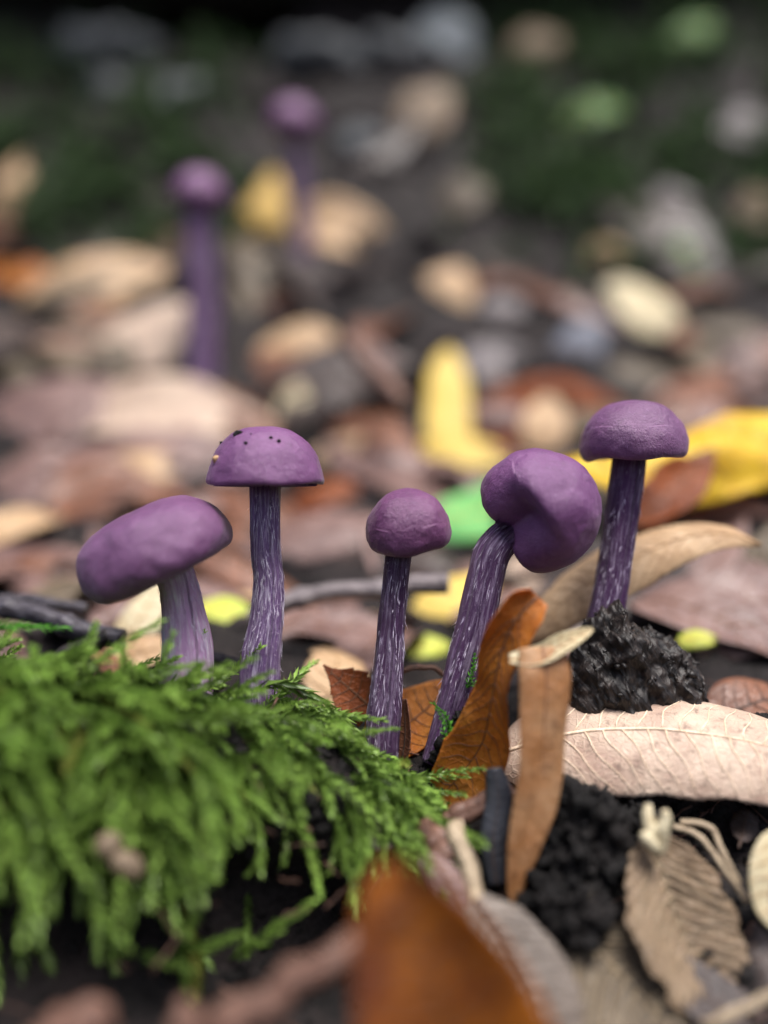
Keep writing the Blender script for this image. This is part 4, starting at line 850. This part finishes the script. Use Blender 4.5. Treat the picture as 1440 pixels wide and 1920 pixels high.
def vis_rank(s):   # nearest, in frame and on the face turned to the camera first
    x, y, z, nn = s; px = 720 + FPX * x / y; py = 960 - FPX * z / y
    return (0 if (-30 < px < 860 and py < 1800) else 1, -(nn @ nrm(-np.array((x, y, z)))) * 1.5 + y * 0.12 + rs.uniform(0, 0.9))
spots.sort(key=vis_rank)
HEAD = 270
for (x, y, z, nn) in spots[:HEAD]:
    d = moss_dir(x, y, nn, rs); Bm = basis(d, nn); s = rs.uniform(0.45, 1.1) * (0.75 if x > -2.3 else 0.92)
    o = bpy.data.objects.new('moss_shoot', near_meshes[rs.randint(12)]); COL.objects.link(o); o.parent = moss
    m4 = Matrix(Bm.tolist()).to_4x4(); o.matrix_basis = Matrix.Translation(Vector((x, y, z - 0.02)) - Vector(mb)) @ m4 @ Matrix.Scale(s, 4)
FV, FF, FA, off = [], [], [], 0
for (x, y, z, nn) in spots[HEAD:]:
    V, F, A = far_sh[rs.randint(12)]; d = moss_dir(x, y, nn, rs); V = (V * rs.uniform(0.6, 1.1)) @ basis(d, nn).T + np.array((x, y, z - 0.03))
    FV.append(V); FA.append(A * rs.uniform(0.6, 1.1)); FF.append(F + off); off += len(V)
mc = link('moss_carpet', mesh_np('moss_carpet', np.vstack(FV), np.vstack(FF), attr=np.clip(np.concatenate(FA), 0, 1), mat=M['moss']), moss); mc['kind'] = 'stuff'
def shoot_along(pts, n, ll, w, parent, mat, seed):
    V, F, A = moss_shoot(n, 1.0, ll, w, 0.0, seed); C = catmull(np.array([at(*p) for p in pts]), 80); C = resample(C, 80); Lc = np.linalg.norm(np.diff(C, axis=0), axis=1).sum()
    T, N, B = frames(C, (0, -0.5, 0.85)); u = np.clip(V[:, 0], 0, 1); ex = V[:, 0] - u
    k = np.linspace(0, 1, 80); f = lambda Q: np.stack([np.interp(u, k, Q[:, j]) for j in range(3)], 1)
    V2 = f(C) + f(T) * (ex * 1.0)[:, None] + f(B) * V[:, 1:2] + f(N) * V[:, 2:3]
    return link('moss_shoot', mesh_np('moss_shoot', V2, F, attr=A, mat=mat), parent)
# long single shoots that can be told apart
for k, (pts, n) in enumerate([
    ([(470, 1300, 11.6), (520, 1282, 11.6), (590, 1310, 11.7), (650, 1360, 11.8), (700, 1420, 11.8)], 70),
    ([(560, 1330, 11.5), (640, 1385, 11.6), (720, 1440, 11.7), (800, 1500, 11.7)], 70),
    ([(600, 1380, 11.3), (680, 1430, 11.5), (740, 1480, 11.6), (790, 1525, 11.6)], 60),
    ([(640, 1420, 11.2), (668, 1490, 11.1), (664, 1580, 11.0), (664, 1700, 10.9)], 80),
    ([(560, 1450, 11.0), (600, 1530, 10.9), (620, 1590, 10.8), (655, 1640, 10.8)], 70),
    ([(660, 1400, 11.5), (690, 1450, 11.4), (712, 1510, 11.4)], 45),
    ([(430, 1800, 10.6), (500, 1755, 10.2), (582, 1698, 9.9)], 45),
    ([(315, 1780, 10.4), (390, 1770, 9.9), (465, 1740, 9.7)], 50),
    ([(235, 1700, 10.2), (300, 1670, 9.8), (362, 1650, 9.6)], 45),
    ([(400, 1480, 10.2), (420, 1560, 10.0), (432, 1640, 9.9)], 60),
    ([(350, 1400, 10.2), (375, 1500, 10.0), (420, 1600, 9.8)], 70),
    ([(260, 1790, 10.0), (320, 1815, 9.6), (340, 1840, 9.4)], 36),
    ([(160, 1660, 9.2), (190, 1730, 9.1), (222, 1790, 9.0)], 60),
    ([(60, 1620, 9.1), (80, 1690, 9.0), (100, 1750, 9.0)], 60)]):
    shoot_along(pts, n, 0.16, 0.034, moss, M['moss'], 400 + k)
for k, (pts, lab) in enumerate([
    ([(846, 1398, 11.75), (846, 1360, 11.7), (848, 1335, 11.65), (838, 1308, 11.65)], 'tiny green moss sprig on the black clod beside the bent stem'),
    ([(875, 1290, 11.8), (893, 1255, 11.75), (910, 1222, 11.7)], 'green moss sprig tucked behind the narrow orange leaf'),
    ([(850, 1395, 11.65), (862, 1380, 11.6), (878, 1362, 11.6)], 'second moss sprig low on the black clod beside the bent stem'),
    ([(798, 1535, 11.3), (822, 1528, 11.3), (848, 1518, 11.3)], 'moss tip at the lower end of the narrow orange leaf'),
    ([(-60, 1195, 11.0), (20, 1178, 11.0), (130, 1186, 11.1)], 'lone bright lime moss shoot lying over the slate grey twig'),
    ([(-50, 1170, 11.0), (30, 1168, 11.0), (95, 1160, 11.1)], 'upper bright lime moss shoot over the slate grey twig')]):
    e = empty('moss_sprig', at(*pts[0])); tag(e, lab, 'moss')
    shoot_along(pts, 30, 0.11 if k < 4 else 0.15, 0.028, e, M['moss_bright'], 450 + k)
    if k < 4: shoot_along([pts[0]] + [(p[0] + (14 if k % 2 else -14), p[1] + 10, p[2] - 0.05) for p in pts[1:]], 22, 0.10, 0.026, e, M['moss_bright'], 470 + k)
# moss on the bank behind: uncountable
FV, FF, FA, off = [], [], [], 0
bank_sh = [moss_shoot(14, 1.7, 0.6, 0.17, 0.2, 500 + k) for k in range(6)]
m = 32000; y = rs.uniform(28, 50, m); x = rs.uniform(-0.7, 0.7, m) * y; z = G(x, y); px = 720 + FPX * x / y; py = 960 - FPX * z / y
side = np.maximum(smoothstep(520, 330, px) * smoothstep(500, 380, py) * (0.35 + 0.65 * smoothstep(60, 240, py)), smoothstep(820, 1050, px) * smoothstep(560, 300, py))
cl = fbm(np.stack([x * 0.45, y * 0.45, z * 0.3], -1), 2, 77)
keep = np.nonzero(rs.uniform(0, 1, m) < side * np.where(cl < -0.05, 0.15, 1.0))[0][:3400]; nb = gnorm(x, y, 0.5)
for i in keep:
    V, F, A = bank_sh[rs.randint(6)]; d = nrm(np.array((rs.normal(0, .5), -0.5, -0.3)) + nb[i] * rs.uniform(0.3, 1.0))
    V = (V * rs.uniform(0.5, 1.0)) @ basis(d, nb[i]).T + np.array((x[i], y[i], z[i])); FV.append(V); FA.append(A * rs.uniform(0.3, 1.1)); FF.append(F + off); off += len(V)
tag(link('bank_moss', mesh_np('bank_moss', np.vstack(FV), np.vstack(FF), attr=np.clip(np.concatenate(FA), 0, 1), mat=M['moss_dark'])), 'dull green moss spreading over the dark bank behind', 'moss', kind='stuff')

# ------------------------------------------------------------------ loose soil crumbs and plant bits: uncountable
def scatter(name, label, cat, n, fn, mat, smooth=False):
    Vs, Fs, off = [], [], 0; V0, F0 = ICO[1]
    for i in range(n):
        p, s, st = fn(i); V = V0 * (1 + 0.45 * rs.uniform(-1, 1, (len(V0), 1))) * s * st
        a = rs.uniform(0, 6.28); c_, s_ = math.cos(a), math.sin(a); V = V @ np.array(((c_, -s_, 0), (s_, c_, 0), (0, 0, 1)))
        Vs.append(V + p); Fs.append(F0 + off); off += len(V)
    tag(link(name, mesh_np(name, np.vstack(Vs), np.vstack(Fs), smooth=smooth, mat=mat)), label, cat, kind='stuff')
ny = rs.triangular(8, 11.2, 14, 4200); nx = rs.uniform(-0.58, 0.58, 4200) * ny; nz = G(nx, ny); nyw = undercut(nx, ny, nz)
scatter('soil_crumbs', 'loose black soil crumbs on the ground around the mushrooms', 'soil', 4200, lambda i: (np.array((nx[i], nyw[i], nz[i])), min(0.16, 0.02 + rs.exponential(0.028)), np.array((1, 1, 0.8))), M['soil_black'])
fy = rs.uniform(14, 50, 1500); fx = rs.uniform(-0.62, 0.62, 1500) * fy; fz = G(fx, fy)
scatter('bank_crumbs', 'dark soil lumps strewn over the bank behind', 'soil', 1500, lambda i: (np.array((fx[i], fy[i], fz[i])), min(0.75, 0.04 + rs.exponential(0.0055 * fy[i])), np.array((1.3, 1, 0.6))), M['bank_soil'])
FV, FF, FU, off = [], [], [], 0
for i in range(420):
    y = rs.triangular(8.5, 11.5, 15); x = rs.uniform(-0.46, 0.46) * y; z = float(G(x, y)) + 0.03; a = rs.uniform(0, 6.28); ln = rs.uniform(0.15, 0.7)
    d = np.array((math.cos(a), math.sin(a), rs.normal(0, 0.35))); t = np.linspace(-.5, .5, 6)[:, None]
    C = np.array((x, y, z)) + d * t * ln + np.array((0, 0, 1)) * (0.1 * ln * (0.25 - t ** 2)) + rs.normal(0, 0.012, (6, 3))
    V, F, U = tube(C, rs.uniform(0.006, 0.016), 5); FV.append(V); FU.append(U); FF += [tuple(q + off for q in f) for f in F]; off += len(V)
tag(link('plant_bits', mesh_np('plant_bits', np.vstack(FV), FF, np.vstack(FU), mat=M['twig_brown'])), 'fine rootlets and plant bits strewn on the soil', 'plant bits', kind='stuff')
